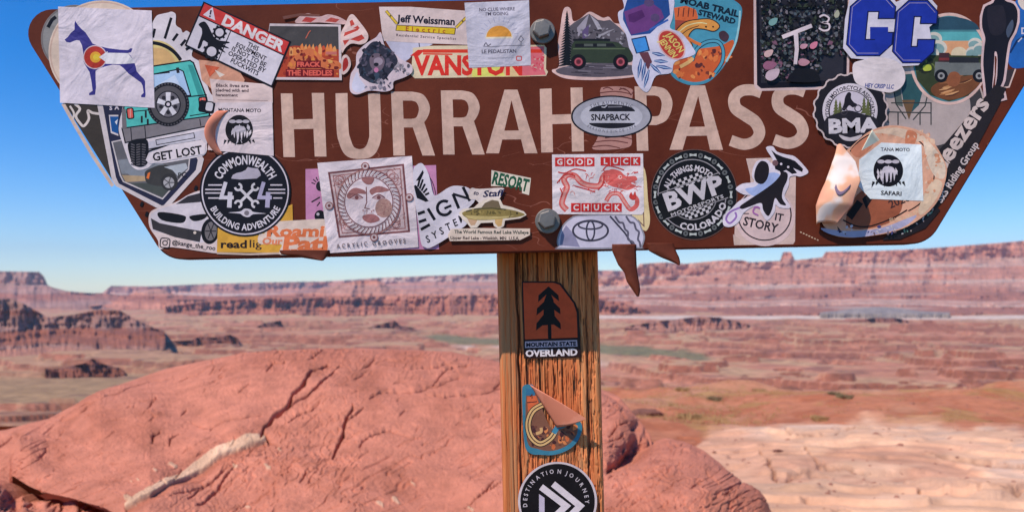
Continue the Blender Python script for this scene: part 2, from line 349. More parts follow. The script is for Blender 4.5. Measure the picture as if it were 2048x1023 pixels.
ms, t_, b_ = nodes_mat('sage_leaf'); b_.inputs['Base Color'].default_value = (.26, .19, .085, 1); b_.inputs['Roughness'].default_value = .8
shr = [(1430, 32, .26, 'round olive shrub at the crest of the red dirt, right of the post'), (1380, 24, .3, 'small dry tuft low in the red dirt between boulder and slickrock'),
       (1520, 38, .26, 'pale dry tuft near the back edge of the red dirt'), (1668, 30, .2, 'olive shrub on the red dirt above the middle of the pale slickrock'),
       (1690, 29, .25, 'small shrub just right of the olive shrub on the red dirt'), (1640, 22, .2, 'small tuft alone in the middle of the red dirt band'),
       (1365, 38, .28, 'yellowish dry tuft at the left of the red dirt, beyond the boulder')]
for px, d, r, lab in shr:
    tag(tuft(px, d, r, 220, ms if 'shrub' in lab else mg, 'desert_shrub' if 'shrub' in lab else 'dry_tuft'), lab, 'shrub' if 'shrub' in lab else 'grass tuft', group='scattered desert plants on the saddle')

# loose stones and grass blades nobody could count
gxs = []; gfs = []; rs = random.Random(21); bx = []; bf = []
for i in range(650):
    px = rs.uniform(1180, 2250); d = math.exp(rs.uniform(math.log(6), math.log(50))); r = rs.uniform(.005, .018) * (1 + d / 14) * (2.2 if rs.random() < .03 else 1)
    x, z = (px - 1024) / F * d, gnd(px, d); b0 = len(gxs)
    for t in range(6): a = t * math.pi / 3 + rs.uniform(-.3, .3); q = r * rs.uniform(.7, 1.3); gxs.append((x + q * 1.3 * math.cos(a), CAM_Y + d + q * math.sin(a), z + CAM_Z - .2 * r))
    for t in range(3): a = t * 2.1 + rs.uniform(-.3, .3); q = r * rs.uniform(.35, .6); gxs.append((x + q * math.cos(a), CAM_Y + d + q * math.sin(a), z + CAM_Z + r * rs.uniform(.35, .7)))
    for t in range(6): gfs.append((b0 + t, b0 + (t + 1) % 6, b0 + 6 + (t // 2)))
    for t in range(3): gfs.append((b0 + (2 * t + 2) % 6, b0 + 6 + (t + 1) % 3, b0 + 6 + t))
    gfs.append((b0 + 6, b0 + 7, b0 + 8))
me = bpy.data.meshes.new('gravel'); me.from_pydata(gxs, [], gfs); a = me.color_attributes.new('albedo', 'FLOAT_COLOR', 'POINT'); a.data.foreach_set('color', np.tile((.34, .15, .10, 1), len(gxs)))
tag(link('gravel', me, mnear), kind='stuff')
for i in range(500):
    px = rs.gauss(1420, 90) if i % 3 else rs.uniform(1250, 2200); d = math.exp(rs.uniform(math.log(20), math.log(50))); x, z = (px - 1024) / F * d, gnd(px, d)
    if float(pale[np.argmin(np.abs(D[:, 0] - d)), np.argmin(np.abs(u - px))]) > .4: continue
    for t in range(9):
        ox, oy, hh = rs.uniform(-.12, .12), rs.uniform(-.12, .12), rs.uniform(.05, .15); b0 = len(bx)
        bx += [(x + ox - .008, CAM_Y + d + oy, z + CAM_Z), (x + ox + .008, CAM_Y + d + oy, z + CAM_Z), (x + ox * 1.7 + rs.uniform(-.04, .04), CAM_Y + d + oy * 1.5, z + CAM_Z + hh)]; bf.append((b0, b0 + 1, b0 + 2))
me = bpy.data.meshes.new('sparse_grass'); me.from_pydata(bx, [], bf); tag(link('sparse_grass', me, mg), kind='stuff')

# ------------------------------------------------------------------ rocks
mrock = terrain_mat('red_sandstone', 11, 0.6, 0.018, .22, 14)
cR = np.array((0.54, 0.192, 0.118)); cR2 = np.array((0.39, 0.122, 0.068)); cPk = np.array((0.62, 0.33, 0.22)); cV = np.array((0.70, 0.42, 0.26))

def boulder(name, x0, x1, nx, crest, foot, dc, df, ny, bulge, seed, cracks=(), vein=None, flakes=0, back=1.5, rough=1.0, dark=()):
    u = np.linspace(x0, x1, nx); T = ip(crest, u); Bt = ip(foot, u); DC = ip(dc, u); DF = ip(df, u)
    nb = 26
    v = np.linspace(0, 1, ny)[:, None]
    PY = T + (Bt - T) * v ** 1.25
    PX = np.broadcast_to(u, PY.shape)
    D = DC + (DF - DC) * (v ** bulge)                     # rounded top: runs away fast near the crest
    warpx = PX + 10 * fbm(NZ[seed], PX / 70, PY / 50, 3); warpy = PY + 10 * fbm(NZ[seed + 1], PX / 60, PY / 60, 3)
    disp = .042 * rough * fbm(NZ[seed + 2], PX / 170, PY / 100, 3, .5)
    cl = fbm(NZ[seed], (PX * .86 - PY * .5) / 95 + 1.6 * fbm(NZ[seed + 1], PX / 120, PY / 90, 2), (PX * .5 + PY * .86) / 19, 3, .55)
    msk = sstep(-.05, .2, fbm(NZ[seed + 3], PX / 130 + 3, PY / 90, 3)); disp = disp - .010 * rough * np.exp(-(cl / .03) ** 2) * msk
    pit = fbm(NZ[seed + 5], PX / 9, PY / 6, 2); disp = disp - .002 * rough * sstep(.5, .66, pit)
    a = (PX * .9 - PY * .45) / 26; b = (PX * .45 + PY * .9) / 10
    # flaking skin: thin plates lifting toward upper right
    pl = fbm(NZ[seed + 3], a * .5, b * .35, 4, .55) * 3 + fbm(NZ[seed + 1], PX / 90, PY / 70, 2) * 2
    ff = pl - np.floor(pl); disp = disp + .0062 * rough * (sstep(.0, .12, ff) - ff) * (.3 + sstep(-.1, .3, fbm(NZ[seed + 2], PX / 160 + 9, PY / 130, 2)))
    disp = disp + .0016 * rough * fbm(NZ[seed + 4], PX / 6, PY / 5, 3, .6)
    c = mixc(cR, cR2, sstep(-.1, .35, fbm(NZ[seed + 2], PX / 90, PY / 60, 5, .6)) * .5)
    c = mixc(c, cR * 1.12, sstep(.0, .35, fbm(NZ[seed + 4], PX / 120, PY / 80, 4)) * .6)
    for pts, wd, dep in cracks:
        dep = dep * (1.7 if .012 < dep < .05 else 1); wd = wd * .85
        m = (PX > min(p[0] for p in pts) - 60) & (PX < max(p[0] for p in pts) + 60)
        dd, sd, al = segdist(warpx[m] - 0, warpy[m] - 0, pts)
        ww = wd * (0.35 + 1.0 * np.sin(np.pi * np.clip(al, .04, .96)) ** .6) * (.75 + .5 * NZ[seed](al * 23, al * 0))
        g = np.exp(-(dd / (ww * .8)) ** 2) * dep * .85
        lip = sstep(ww * 5, 0, dd) * (sd > 0) * dep * .16      # lower side stands slightly in, upper side overhangs
        disp[m] -= g + lip
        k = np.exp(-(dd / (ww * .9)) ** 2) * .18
        c[m] = c[m] * (1 - k)[..., None]  # crack shade painted faintly into the rock colour
    if vein:
        top = ip(vein[0], PX); bot = ip(vein[1], PX); inside = (PX > vein[0][0][0]) & (PX < vein[0][-1][0])
        nn = 3.5 * fbm(NZ[seed + 1], PX / 34, PY / 26, 3)
        tp = sstep(-2, 2, PY + nn * .8 - top) * sstep(2, -1, PY + nn * .8 - bot) * inside
        disp += .003 * tp; c = mixc(c, cV * (1 + .2 * nn / 5)[..., None], tp)
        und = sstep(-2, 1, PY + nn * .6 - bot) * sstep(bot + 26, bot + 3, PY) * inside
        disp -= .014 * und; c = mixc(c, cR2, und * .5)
        for (sx, sy, sr) in vein[2]:
            k = sstep(.8, .55, np.hypot((PX - sx) * .85 + (PY - sy) * .5, ((PY - sy) * .85 - (PX - sx) * .5) * 2.1) / sr + .5 * fbm(NZ[1], PX / 7, PY / 5, 3))
            c = mixc(c, cV * .93, k * .8); disp += .004 * k
    for (sx, sy, rx, ry, am) in dark:
        k = np.exp(-((PX - sx) / rx) ** 2 - ((PY - sy) / ry) ** 2); disp -= am * k * (1 + .8 * fbm(NZ[seed + 4], PX / 12, PY / 9, 4))
    # wrap the silhouette ends round to the back
    disp = disp * sstep(0, .02, v)
    X = (PX - 1024) / F * D; Y = CAM_Y + D; Z = CAM_Z + (575 - PY) / F * D
    gx = np.stack([np.gradient(X, axis=1), np.gradient(Y, axis=1), np.gradient(Z, axis=1)], -1)
    gy = np.stack([np.gradient(X, axis=0), np.gradient(Y, axis=0), np.gradient(Z, axis=0)], -1)
    N = np.cross(gy, gx); N /= np.linalg.norm(N, axis=-1, keepdims=True) + 1e-12
    s = np.where((N[..., 1] > 0) & (N[..., 2] < .2), -1, 1)[..., None]; N = N * s
    X = X + N[..., 0] * disp; Y = Y + N[..., 1] * disp; Z = Z + N[..., 2] * disp
    # back of the boulder: rolls over the crest and down to the ground
    t = np.linspace(1, 0.03, nb)[:, None] * np.pi / 2
    dz = (1 - np.sin(np.pi / 2 - t)) * 1.3; dy = np.sin(t) * back
    Xb = X[0] + 0 * dz; Yb = Y[0] + dy; Zb = Z[0] - dz
    cb = np.broadcast_to(cR, Xb.shape + (3,))
    X = np.vstack([Xb, X]); Y = np.vstack([Yb, Y]); Z = np.vstack([Zb, Z]); c = np.concatenate([cb, c], 0)
    ox, oy, oz = X.mean(), Y.mean(), Z.min()
    return grid_mesh(name, X - ox, Y - oy, Z - oz, mrock, c, kind=None), (ox, oy, oz)

crest = [(18, 1010), (20, 905), (40, 872), (100, 835), (200, 782), (330, 737), (480, 706), (640, 697), (700, 697), (800, 700), (900, 704), (950, 716), (1010, 728), (1100, 745), (1200, 778), (1240, 795), (1275, 835), (1300, 868), (1309, 905), (1312, 940)]
foot = [(18, 1012), (24, 950), (60, 972), (120, 992), (200, 1012), (300, 1055), (400, 1150), (800, 1180), (1100, 1120), (1180, 1010), (1215, 965), (1260, 938), (1290, 926), (1312, 942)]
dc = [(18, 3.0), (100, 3.7), (330, 4.5), (640, 4.9), (900, 4.9), (1200, 4.3), (1280, 3.7), (1312, 3.2)]
df = [(18, 2.95), (60, 2.75), (200, 2.5), (400, 2.15), (800, 2.05), (1100, 2.2), (1200, 2.6), (1280, 3.0), (1312, 3.15)]
K = 0
cracks = [
 ([(655, 735), (625, 742), (605, 765), (585, 785), (578, 808), (545, 828), (525, 850), (520, 868)], 2.5, .07),
 ([(680, 735), (650, 765), (610, 795), (575, 815), (548, 832)], 1.6, .035),
 ([(525, 862), (540, 880), (555, 890)], 3.0, .05),
 ([(385, 838), (420, 850), (450, 842), (520, 830)], 1.6, .018), ([(570, 850), (600, 835), (640, 815)], 1.5, .015),
 ([(90, 858), (160, 822), (240, 780), (310, 752), (350, 742)], 1.6, .022),
 ([(620, 715), (650, 703), (690, 698)], 1.8, .03), ([(530, 745), (545, 732), (570, 728)], 1.8, .02),
 ([(360, 755), (378, 746), (392, 744)], 1.6, .02), ([(290, 808), (298, 795), (310, 788)], 1.7, .022), ([(306, 872), (308, 858), (322, 852)], 1.8, .022), ([(342, 880), (346, 868), (362, 864)], 1.6, .02),
 ([(740, 800), (755, 788), (800, 784), (835, 780), (870, 774), (905, 760), (920, 752)], 2.6, .045),
 ([(865, 768), (880, 750), (900, 735), (925, 728), (940, 730)], 1.6, .018), ([(810, 735), (850, 728), (900, 726), (935, 732)], 1.8, .022),
 ([(850, 792), (890, 798), (930, 790), (960, 785), (1000, 775)], 2.2, .03), ([(985, 775), (1003, 760), (1040, 740)], 2, .03),
 ([(700, 815), (698, 830), (682, 850), (680, 870), (668, 895), (661, 915)], 2.2, .028), ([(722, 822), (705, 842), (685, 850)], 1.5, .015),
 ([(713, 895), (720, 882), (745, 872), (780, 866), (815, 872)], 2.0, .022), ([(725, 733), (740, 722), (750, 715)], 1.8, .02), ([(710, 762), (730, 745)], 1.6, .018),
 ([(600, 975), (612, 955)], 1.6, .015), ([(920, 935), (945, 920)], 1.6, .014), ([(960, 850), (1000, 838)], 1.3, .01),
 ([(480, 920), (440, 945), (400, 975), (380, 1000)], 1.6, .016), ([(470, 935), (430, 975), (395, 1010)], 1.6, .018), ([(340, 1000), (375, 985), (410, 965)], 1.6, .016),
 ([(960, 1000), (985, 985), (1005, 975)], 2.2, .02), ([(930, 1015), (970, 990), (1000, 960)], 1.6, .018),
 ([(1215, 870), (1240, 850), (1262, 845)], 2, .03), ([(1210, 880), (1250, 868)], 2, .03), ([(1225, 800), (1250, 815), (1255, 835)], 2, .02),
]
rs = random.Random(5)
for i in range(60):                    # small flakes and chips of the weathered skin
    x = rs.uniform(80, 990); y = rs.uniform(740, 1010); L = rs.uniform(8, 34); an = rs.uniform(-.95, -.15)
    cracks.append(([(x, y), (x + L * .5 * math.cos(an), y + L * .5 * math.sin(an) - rs.uniform(0, 3)), (x + L * math.cos(an), y + L * math.sin(an))], rs.uniform(.8, 1.5), rs.uniform(.005, .013)))
vein = ([(250, 1012), (300, 978), (380, 925), (440, 893), (500, 870), (532, 868)], [(250, 1018), (300, 994), (380, 942), (440, 914), (500, 886), (532, 877)],
        [(260, 1003, 14), (275, 958, 6), (262, 960, 5), (310, 940, 7), (345, 922, 14), (535, 935, 10), (560, 900, 8), (825, 960, 7), (790, 992, 14), (760, 1005, 12), (495, 1003, 8), (940, 1015, 12), (470, 930, 9)])
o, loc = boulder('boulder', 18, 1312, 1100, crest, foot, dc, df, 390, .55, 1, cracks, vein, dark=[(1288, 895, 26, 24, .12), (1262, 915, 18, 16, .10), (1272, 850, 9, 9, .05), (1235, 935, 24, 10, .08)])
o.location = loc
tag(o, 'huge rounded red sandstone boulder with cracks and a pale band, behind the post', 'boulder')

crest2 = [(1130, 1000), (1200, 952), (1260, 925), (1300, 895), (1340, 880), (1380, 888), (1410, 902), (1440, 925), (1480, 965), (1510, 995), (1535, 1030), (1560, 1065)]
foot2 = [(1130, 1100), (1300, 1140), (1450, 1120), (1560, 1070)]
cr2 = [([(1230, 985), (1255, 970), (1275, 962)], 2, .02), ([(1385, 985), (1400, 970), (1412, 972)], 2, .02), ([(1440, 1000), (1460, 988), (1475, 992)], 2, .02), ([(1300, 960), (1325, 945), (1345, 940)], 1.6, .012), ([(1420, 935), (1432, 955), (1440, 975)], 1.6, .014), ([(1270, 1010), (1300, 985)], 1.6, .016)]
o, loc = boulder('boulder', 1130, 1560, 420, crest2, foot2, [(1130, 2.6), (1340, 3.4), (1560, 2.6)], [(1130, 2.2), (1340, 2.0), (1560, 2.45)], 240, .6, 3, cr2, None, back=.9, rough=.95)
o.location = loc
tag(o, 'smaller rough red boulder leaning against the right foot of the huge one', 'boulder')
# broken rock in the dark hollow at the lower left
crest3 = [(-260, 880), (-60, 868), (0, 862), (60, 845), (105, 835), (150, 850)]
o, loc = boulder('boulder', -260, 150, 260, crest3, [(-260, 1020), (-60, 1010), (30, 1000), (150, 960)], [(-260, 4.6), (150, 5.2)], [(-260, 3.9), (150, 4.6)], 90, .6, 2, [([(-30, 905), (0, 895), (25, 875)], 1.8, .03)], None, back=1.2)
o.location = loc; tag(o, 'low red rock slab behind the left end of the huge boulder', 'boulder')
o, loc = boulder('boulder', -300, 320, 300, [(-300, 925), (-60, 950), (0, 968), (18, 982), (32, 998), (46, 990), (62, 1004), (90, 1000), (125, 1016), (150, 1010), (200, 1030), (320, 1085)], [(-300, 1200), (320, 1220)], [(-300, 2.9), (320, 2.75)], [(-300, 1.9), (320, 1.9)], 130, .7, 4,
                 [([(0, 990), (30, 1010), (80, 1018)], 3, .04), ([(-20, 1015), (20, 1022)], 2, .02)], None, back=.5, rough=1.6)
o.location = loc; tag(o, 'broken red rock in the shadowed hollow at the bottom left corner', 'boulder')
for i, (px, py, d, r, lab) in enumerate([(1240, 790, 16, .22, 'flat dark red rock lying on the dirt just right of the post'), (1290, 778, 26, .35, 'flat brown rock at the back edge of the dirt, right of the post'), (1585, 776, 50, .75, 'dark rounded rock standing on the far rim beyond the dirt'), (1555, 783, 50, .4, 'small dark rock beside the rounded rock on the far rim'), (1555, 900, 12.5, .055, 'small loose stone on the pink part of the slickrock')]):
    import bmesh
    bm = bmesh.new(); bmesh.ops.create_icosphere(bm, subdivisions=4, radius=r)
    for vv in bm.verts:
        n = float(fbm(NZ[i], vv.co.x / r * 1.3 + 4, vv.co.z / r * 1.3 + vv.co.y / r, 4)); q = 1 + .45 * n
        vv.co = Vector((vv.co.x * 1.5 * q, vv.co.y * q, max(vv.co.z * .55 * q, -.2 * r)))
    me = bpy.data.meshes.new('rock'); bm.to_mesh(me); bm.free()
    a = me.color_attributes.new('albedo', 'FLOAT_COLOR', 'POINT')
    for q in range(len(me.vertices)): a.data[q].color = (.20, .085, .06, 1)
    x, y, z = P3(px, py, d); tag(link('rock', me, mrock, loc=(x, y, gnd(px, d) + CAM_Z + .05)), lab, 'rock')

# ================================================================== the sign
K = 0.0005                                   # metres per survey pixel on the face of the board
def SX(px): return (px - 1024) * K
def SZ(py): return CAM_Z + (575 - py) * K

# ---- palette: the photograph's colour on the shaded-side white paper is (206,196,212)
def lin(c): c = c / 255; return c / 12.92 if c <= .04045 else ((c + .055) / 1.055) ** 2.4
WREF = [lin(214), lin(203), lin(216)]
def alb(c): return tuple(min(.84, t * lin(v) / r) for v, r, t in zip(c, WREF, (.80, .65, .655)))
_m = {}
def paint(c, rough=.42, bump=1.0, wear=0.10):
    key = (tuple(c), rough, bump, wear)
    if key in _m: return _m[key]
    m, t, b = nodes_mat('print_%02x%02x%02x' % tuple(int(v) for v in c)); n = t.nodes; L = t.links
    g = n.new('ShaderNodeNewGeometry')
    nz = n.new('ShaderNodeTexNoise'); nz.inputs['Scale'].default_value = 95; nz.inputs['Detail'].default_value = 8; nz.inputs['Roughness'].default_value = .7
    L.new(g.outputs['Position'], nz.inputs['Vector'])
    mr = n.new('ShaderNodeMapRange'); mr.inputs['From Min'].default_value = .3; mr.inputs['From Max'].default_value = .7
    mr.inputs['To Min'].default_value = 1 - wear; mr.inputs['To Max'].default_value = 1 + wear * .6
    L.new(nz.outputs[0], mr.inputs['Value'])
    sc = n.new('ShaderNodeVectorMath'); sc.operation = 'SCALE'; sc.inputs[0].default_value = alb(c)
    n4 = n.new('ShaderNodeTexNoise'); n4.inputs['Scale'].default_value = 14; n4.inputs['Detail'].default_value = 10; n4.inputs['Roughness'].default_value = .75; L.new(g.outputs['Position'], n4.inputs['Vector'])
    m4 = n.new('ShaderNodeMapRange'); m4.inputs['From Min'].default_value = .36; m4.inputs['From Max'].default_value = .56; m4.inputs['To Min'].default_value = .80; m4.inputs['To Max'].default_value = 1.05; L.new(n4.outputs[0], m4.inputs['Value'])
    mm_ = n.new('ShaderNodeMath'); mm_.operation = 'MULTIPLY'; L.new(mr.outputs[0], mm_.inputs[0]); L.new(m4.outputs[0], mm_.inputs[1]); L.new(mm_.outputs[0], sc.inputs['Scale']); L.new(sc.outputs[0], b.inputs['Base Color'])
    # creases and puckers of sun-baked vinyl, in world space so that paper and print share them
    n1 = n.new('ShaderNodeTexNoise'); n1.inputs['Scale'].default_value = 19; n1.inputs['Detail'].default_value = 3; n1.inputs['Distortion'].default_value = 1.6
    n1.inputs['Roughness'].default_value = .45
    L.new(g.outputs['Position'], n1.inputs['Vector'])
    b1 = n.new('ShaderNodeBump'); b1.inputs['Strength'].default_value = .5 * bump; b1.inputs['Distance'].default_value = .006
    L.new(n1.outputs[0], b1.inputs['Height'])
    n2 = n.new('ShaderNodeTexNoise'); n2.inputs['Scale'].default_value = 150; n2.inputs['Detail'].default_value = 3; n2.inputs['Distortion'].default_value = 2.5
    L.new(g.outputs['Position'], n2.inputs['Vector'])
    b2 = n.new('ShaderNodeBump'); b2.inputs['Strength'].default_value = .16 * bump; b2.inputs['Distance'].default_value = .0012
    L.new(n2.outputs[0], b2.inputs['Height']); L.new(b1.outputs[0], b2.inputs['Normal']); L.new(b2.outputs[0], b.inputs['Normal'])
    b.inputs['Roughness'].default_value = rough + .1; b.inputs['Specular IOR Level'].default_value = .16
    _m[key] = m; return m

# ---- 2-D shapes in survey pixels
def poly(pts, holes=()):
    loops = [[Vector((x, y, 0)) for x, y in pts]] + [[Vector((x, y, 0)) for x, y in h] for h in holes]
    flat = [(v.x, v.y) for l in loops for v in l]
    return flat, [tuple(t) for t in tessellate_polygon(loops)]
def spline(pts, n=8, closed=True):
    out = []; N = len(pts)
    for i in range(N if closed else N - 1):
        if closed: p0, p1, p2, p3 = (pts[(i + k) % N] for k in (-1, 0, 1, 2))
        else: p0, p1, p2, p3 = pts[max(i - 1, 0)], pts[i], pts[i + 1], pts[min(i + 2, N - 1)]
        for k in range(n):
            t = k / n
            out.append(tuple(.5 * ((2 * b) + (c - a) * t + (2 * a - 5 * b + 4 * c - d) * t * t + (3 * b - a - 3 * c + d) * t ** 3) for a, b, c, d in zip(p0, p1, p2, p3)))
    if not closed: out.append(pts[-1])
    return out
def ell(cx, cy, rx, ry=None, rot=0, n=48, a0=0, a1=360):
    ry = rx if ry is None else ry; c, s = math.cos(R(rot)), math.sin(R(rot)); o = []
    m = n if abs(a1 - a0) >= 360 else n + 1
    for i in range(m):
        a = R(a0 + (a1 - a0) * i / n); x, y = rx * math.cos(a), ry * math.sin(a); o.append((cx + x * c - y * s, cy + x * s + y * c))
    return o
def rrect(x0, y0, x1, y1, r=0, rot=0):
    cx, cy = (x0 + x1) / 2, (y0 + y1) / 2
    if r <= 0: p = [(x0, y0), (x1, y0), (x1, y1), (x0, y1)]
    else:
        p = []
        for (ax, ay, a) in ((x1 - r, y0 + r, -90), (x1 - r, y1 - r, 0), (x0 + r, y1 - r, 90), (x0 + r, y0 + r, 180)):
            p += [(ax + r * math.cos(R(a + 15 * k)), ay + r * math.sin(R(a + 15 * k))) for k in range(7)]
    c, s = math.cos(R(rot)), math.sin(R(rot))
    return [(cx + (x - cx) * c - (y - cy) * s, cy + (x - cx) * s + (y - cy) * c) for x, y in p]
def xf(pts, ox, oy, rot=0, sx=1, sy=None, shear=0):
    sy = sx if sy is None else sy; c, s = math.cos(R(rot)), math.sin(R(rot))
    return [(ox + (x * sx + shear * y) * c - y * sy * s, oy + (x * sx + shear * y) * s + y * sy * c) for x, y in pts]
def strip(pts, w, closed=False):
    """a stroke: w is a width or one width per point"""
    N = len(pts); W = w if isinstance(w, (list, tuple)) else [w] * N; v = []; f = []
    for i in range(N):
        a = pts[i - 1] if (i or closed) else pts[i]; b = pts[(i + 1) % N] if (i < N - 1 or closed) else pts[i]; p = pts[i]
        d1 = Vector((p[0] - a[0], p[1] - a[1])); d2 = Vector((b[0] - p[0], b[1] - p[1]))
        if d1.length < 1e-6: d1 = d2
        if d2.length < 1e-6: d2 = d1
        if d1.length < 1e-6: d1 = d2 = Vector((1, 0))
        d1.normalize(); d2.normalize(); t = d1 + d2
        if t.length < .3: t = d1
        t.normalize(); n = Vector((-t.y, t.x)); k = W[i] / 2 / max(.45, abs(n.dot(Vector((-d1.y, d1.x)))))
        v += [(p[0] + n.x * k, p[1] + n.y * k), (p[0] - n.x * k, p[1] - n.y * k)]
    for i in range(N if closed else N - 1):
        a, b = 2 * i, 2 * ((i + 1) % N); f += [(a, b, b + 1, a + 1)]
    return v, f
def grow(pts, r):
    """outline pushed outwards by r pixels"""
    A = sum(pts[i][0] * pts[(i + 1) % len(pts)][1] - pts[(i + 1) % len(pts)][0] * pts[i][1] for i in range(len(pts)))
    sg = 1 if A > 0 else -1; out = []; N = len(pts)
    for i in range(N):
        a, p, b = pts[i - 1], pts[i], pts[(i + 1) % N]
        d1 = Vector((p[0] - a[0], p[1] - a[1])); d2 = Vector((b[0] - p[0], b[1] - p[1]))
        if d1.length < 1e-6 or d2.length < 1e-6: continue
        d1.normalize(); d2.normalize(); n1 = Vector((d1.y, -d1.x)) * sg; n2 = Vector((d2.y, -d2.x)) * sg
        n = n1 + n2
        if n.length < .4: n = n1
        n.normalize(); k = r / max(.5, n.dot(n1)); out.append((p[0] + n.x * k, p[1] + n.y * k))
    return out

# ---- lettering from Blender's own font, as flat meshes
_g = {}
_tc = bpy.data.curves.new('lettering', 'FONT'); _to = bpy.data.objects.new('lettering', _tc); COL.objects.link(_to)
def _mesh(s, bold):
    _tc.body = s; _tc.size = 1; _tc.offset = bold; _tc.resolution_u = 2
    bpy.context.view_layer.update()
    me = bpy.data.meshes.new_from_object(_to.evaluated_get(bpy.context.evaluated_depsgraph_get()))
    v = [(a.co.x, a.co.y) for a in me.vertices]; f = [tuple(p.vertices) for p in me.polygons]; bpy.data.meshes.remove(me); return v, f
def glyph(ch, bold=0):
    bold = round(bold + .012, 4) if bold < .04 else bold
    k = (ch, bold)
    if k not in _g:
        if ch == ' ': _g[k] = ([], [], .28)
        else:
            v, f = _mesh(ch, bold)
            a, _ = _mesh('H' + ch + 'H', 0); b, _ = _mesh('HH', 0)
            _g[k] = (v, f, max(p[0] for p in a) - max(p[0] for p in b))
    return _g[k]
_hv, _ = _mesh('H', 0); CAP = max(p[1] for p in _hv)
def text(s, x, y, cap, rot=0, bold=0.0, ws=1.0, shear=0.0, sp=0.0, al='c', fit=None):
    """flat text, y = middle of the capitals; fit = total width in pixels"""
    S = cap / CAP; tot = sum(glyph(c, bold)[2] for c in s) * ws + sp * (len(s) - 1)
    if fit: ws = ws * (fit / S - sp * (len(s) - 1)) / (tot - sp * (len(s) - 1)); tot = fit / S
    X = {'c': -tot / 2, 'l': 0, 'r': -tot}[al]; V = []; Fc = []; c, sn = math.cos(R(rot)), math.sin(R(rot))
    for ch in s:
        gv, gf, adv = glyph(ch, bold); b = len(V)
        for (gx, gy) in gv:
            lx = (X + gx * ws + shear * gy) * S; ly = -(gy - CAP / 2) * S
            V.append((x + lx * c - ly * sn, y + lx * sn + ly * c))
        Fc += [tuple(i + b for i in q) for q in gf]; X += adv * ws + sp
    return V, Fc
def arctext(s, cx, cy, r, a_mid, cap, bold=0.0, ws=1.0, sp=0.0, inside=False, span=None, rx=None):
    """lettering on a circle; a_mid in degrees clockwise from 12 o'clock; inside=True reads along the bottom"""
    S = cap / CAP; advs = [glyph(c, bold)[2] * ws * S + sp for c in s]; tot = sum(advs)
    q = 1 if span is None else R(span) * r / tot; ws = ws * min(1, q * .97)
    pos = -tot / 2 * q; V = []; Fc = []; rx = rx or r
    for ch, ad in zip(s, advs):
        mid = (pos + ad * q / 2) / r; gv, gf, adv = glyph(ch, bold); b = len(V)
        a = R(a_mid) + (-mid if inside else mid)
        px, py = cx + rx * math.sin(a), cy - r * math.cos(a)
        th = a + (math.pi if inside else 0); c, sn = math.cos(th), math.sin(th)
        for gx, gy in gv:
            lx = (gx - adv / 2) * ws * S; ly = -(gy - CAP / 2) * S; V.append((px + lx * c - ly * sn, py + lx * sn + ly * c))
        Fc += [tuple(i + b for i in qq) for qq in gf]; pos += ad * q
    return V, Fc

# ---- a printed thing: backing and printed pieces, each piece a hair above the last
STEP = 0.000002
LAYERS = []                                    # bounding boxes of what is already stuck on, to stack the next one
class Printed:
    def __init__(s, name, label, cat, outline, depth0=0.0, gap=.00008, group=None, parent=None, lift=None):
        s.out = outline; xs = [p[0] for p in outline]; ys = [p[1] for p in outline]
        s.bb = (min(xs), min(ys), max(xs), max(ys)); s.name, s.label, s.cat, s.group = name, label, cat, group
        s.f0 = depth0
        base = 0
        for bb, top, d0 in LAYERS:
            if d0 == depth0 and bb[0] < s.bb[2] and bb[2] > s.bb[0] and bb[1] < s.bb[3] and bb[3] > s.bb[1]: base = max(base, top)
        s.z = base + gap if lift is None else lift; s.parts = {}; s.order = []; s.cx = (s.bb[0] + s.bb[2]) / 2; s.cy = (s.bb[1] + s.bb[3]) / 2
        s.n = 1; s.bump = .45
    def draw(s, part, shape, color, rough=.42, bump=None):
        bump = s.bump if bump is None else bump; rough = .3 if bump < .6 and rough == .42 else rough
        v, f = shape if isinstance(shape, tuple) else poly(shape)
        if not v: return s
        if part == 'lettering' and len(f) > 60: part = 'lettering#%d' % s.n; s.n += 1
        if part not in s.parts: s.parts[part] = ([], [], [], []); s.order.append(part)
        V, Fc, M, mats = s.parts[part]; m = paint(color, rough, bump)
        if m not in mats: mats.append(m)
        mi = mats.index(m); b = len(V)
        V += [(SX(x) * s.kx() - SX(s.cx) * s.kx(), -s.z, (SZ(y) - SZ(s.cy)) * s.kx()) for x, y in v]
        Fc += [tuple(i + b for i in q) for q in f]; M += [mi] * len(f); s.z += STEP; return s
    def kx(s): return (0.8 + s.f0) / 0.8
    def end(s):
        k = s.kx(); e = bpy.data.objects.new(s.name, None); COL.objects.link(e); e.empty_display_size = .02
        e.location = (SX(s.cx) * k, s.f0, CAM_Z + (575 - s.cy) * K * k); tag(e, s.label, s.cat, group=s.group)
        for p in s.order:
            V, Fc, M, mats = s.parts[p]; p = p.split('#')[0]; V0 = V; me = bpy.data.meshes.new(p); me.from_pydata(V, [], Fc)
            for m in mats: me.materials.append(m)
            me.polygons.foreach_set('material_index', M); me.update(); link(p, me, parent=e)
        LAYERS.append((s.bb, s.z, s.f0)); s.root = e; return e
def sticker(label, outline, color=(214, 203, 216), **kw):
    rough = kw.pop('rough', .42); bm_ = kw.pop('bump', .45); s = Printed('sticker', label, 'sticker', outline, **kw); s.bump = 1.1 if any(w_ in label for w_ in ('crinkled', 'square white', 'NO CLUE', 'MONTANA', 'torn', 'dog photo', 'text label', 'GOOD LUCK')) else bm_; s.draw('backing', outline, color, rough); return s

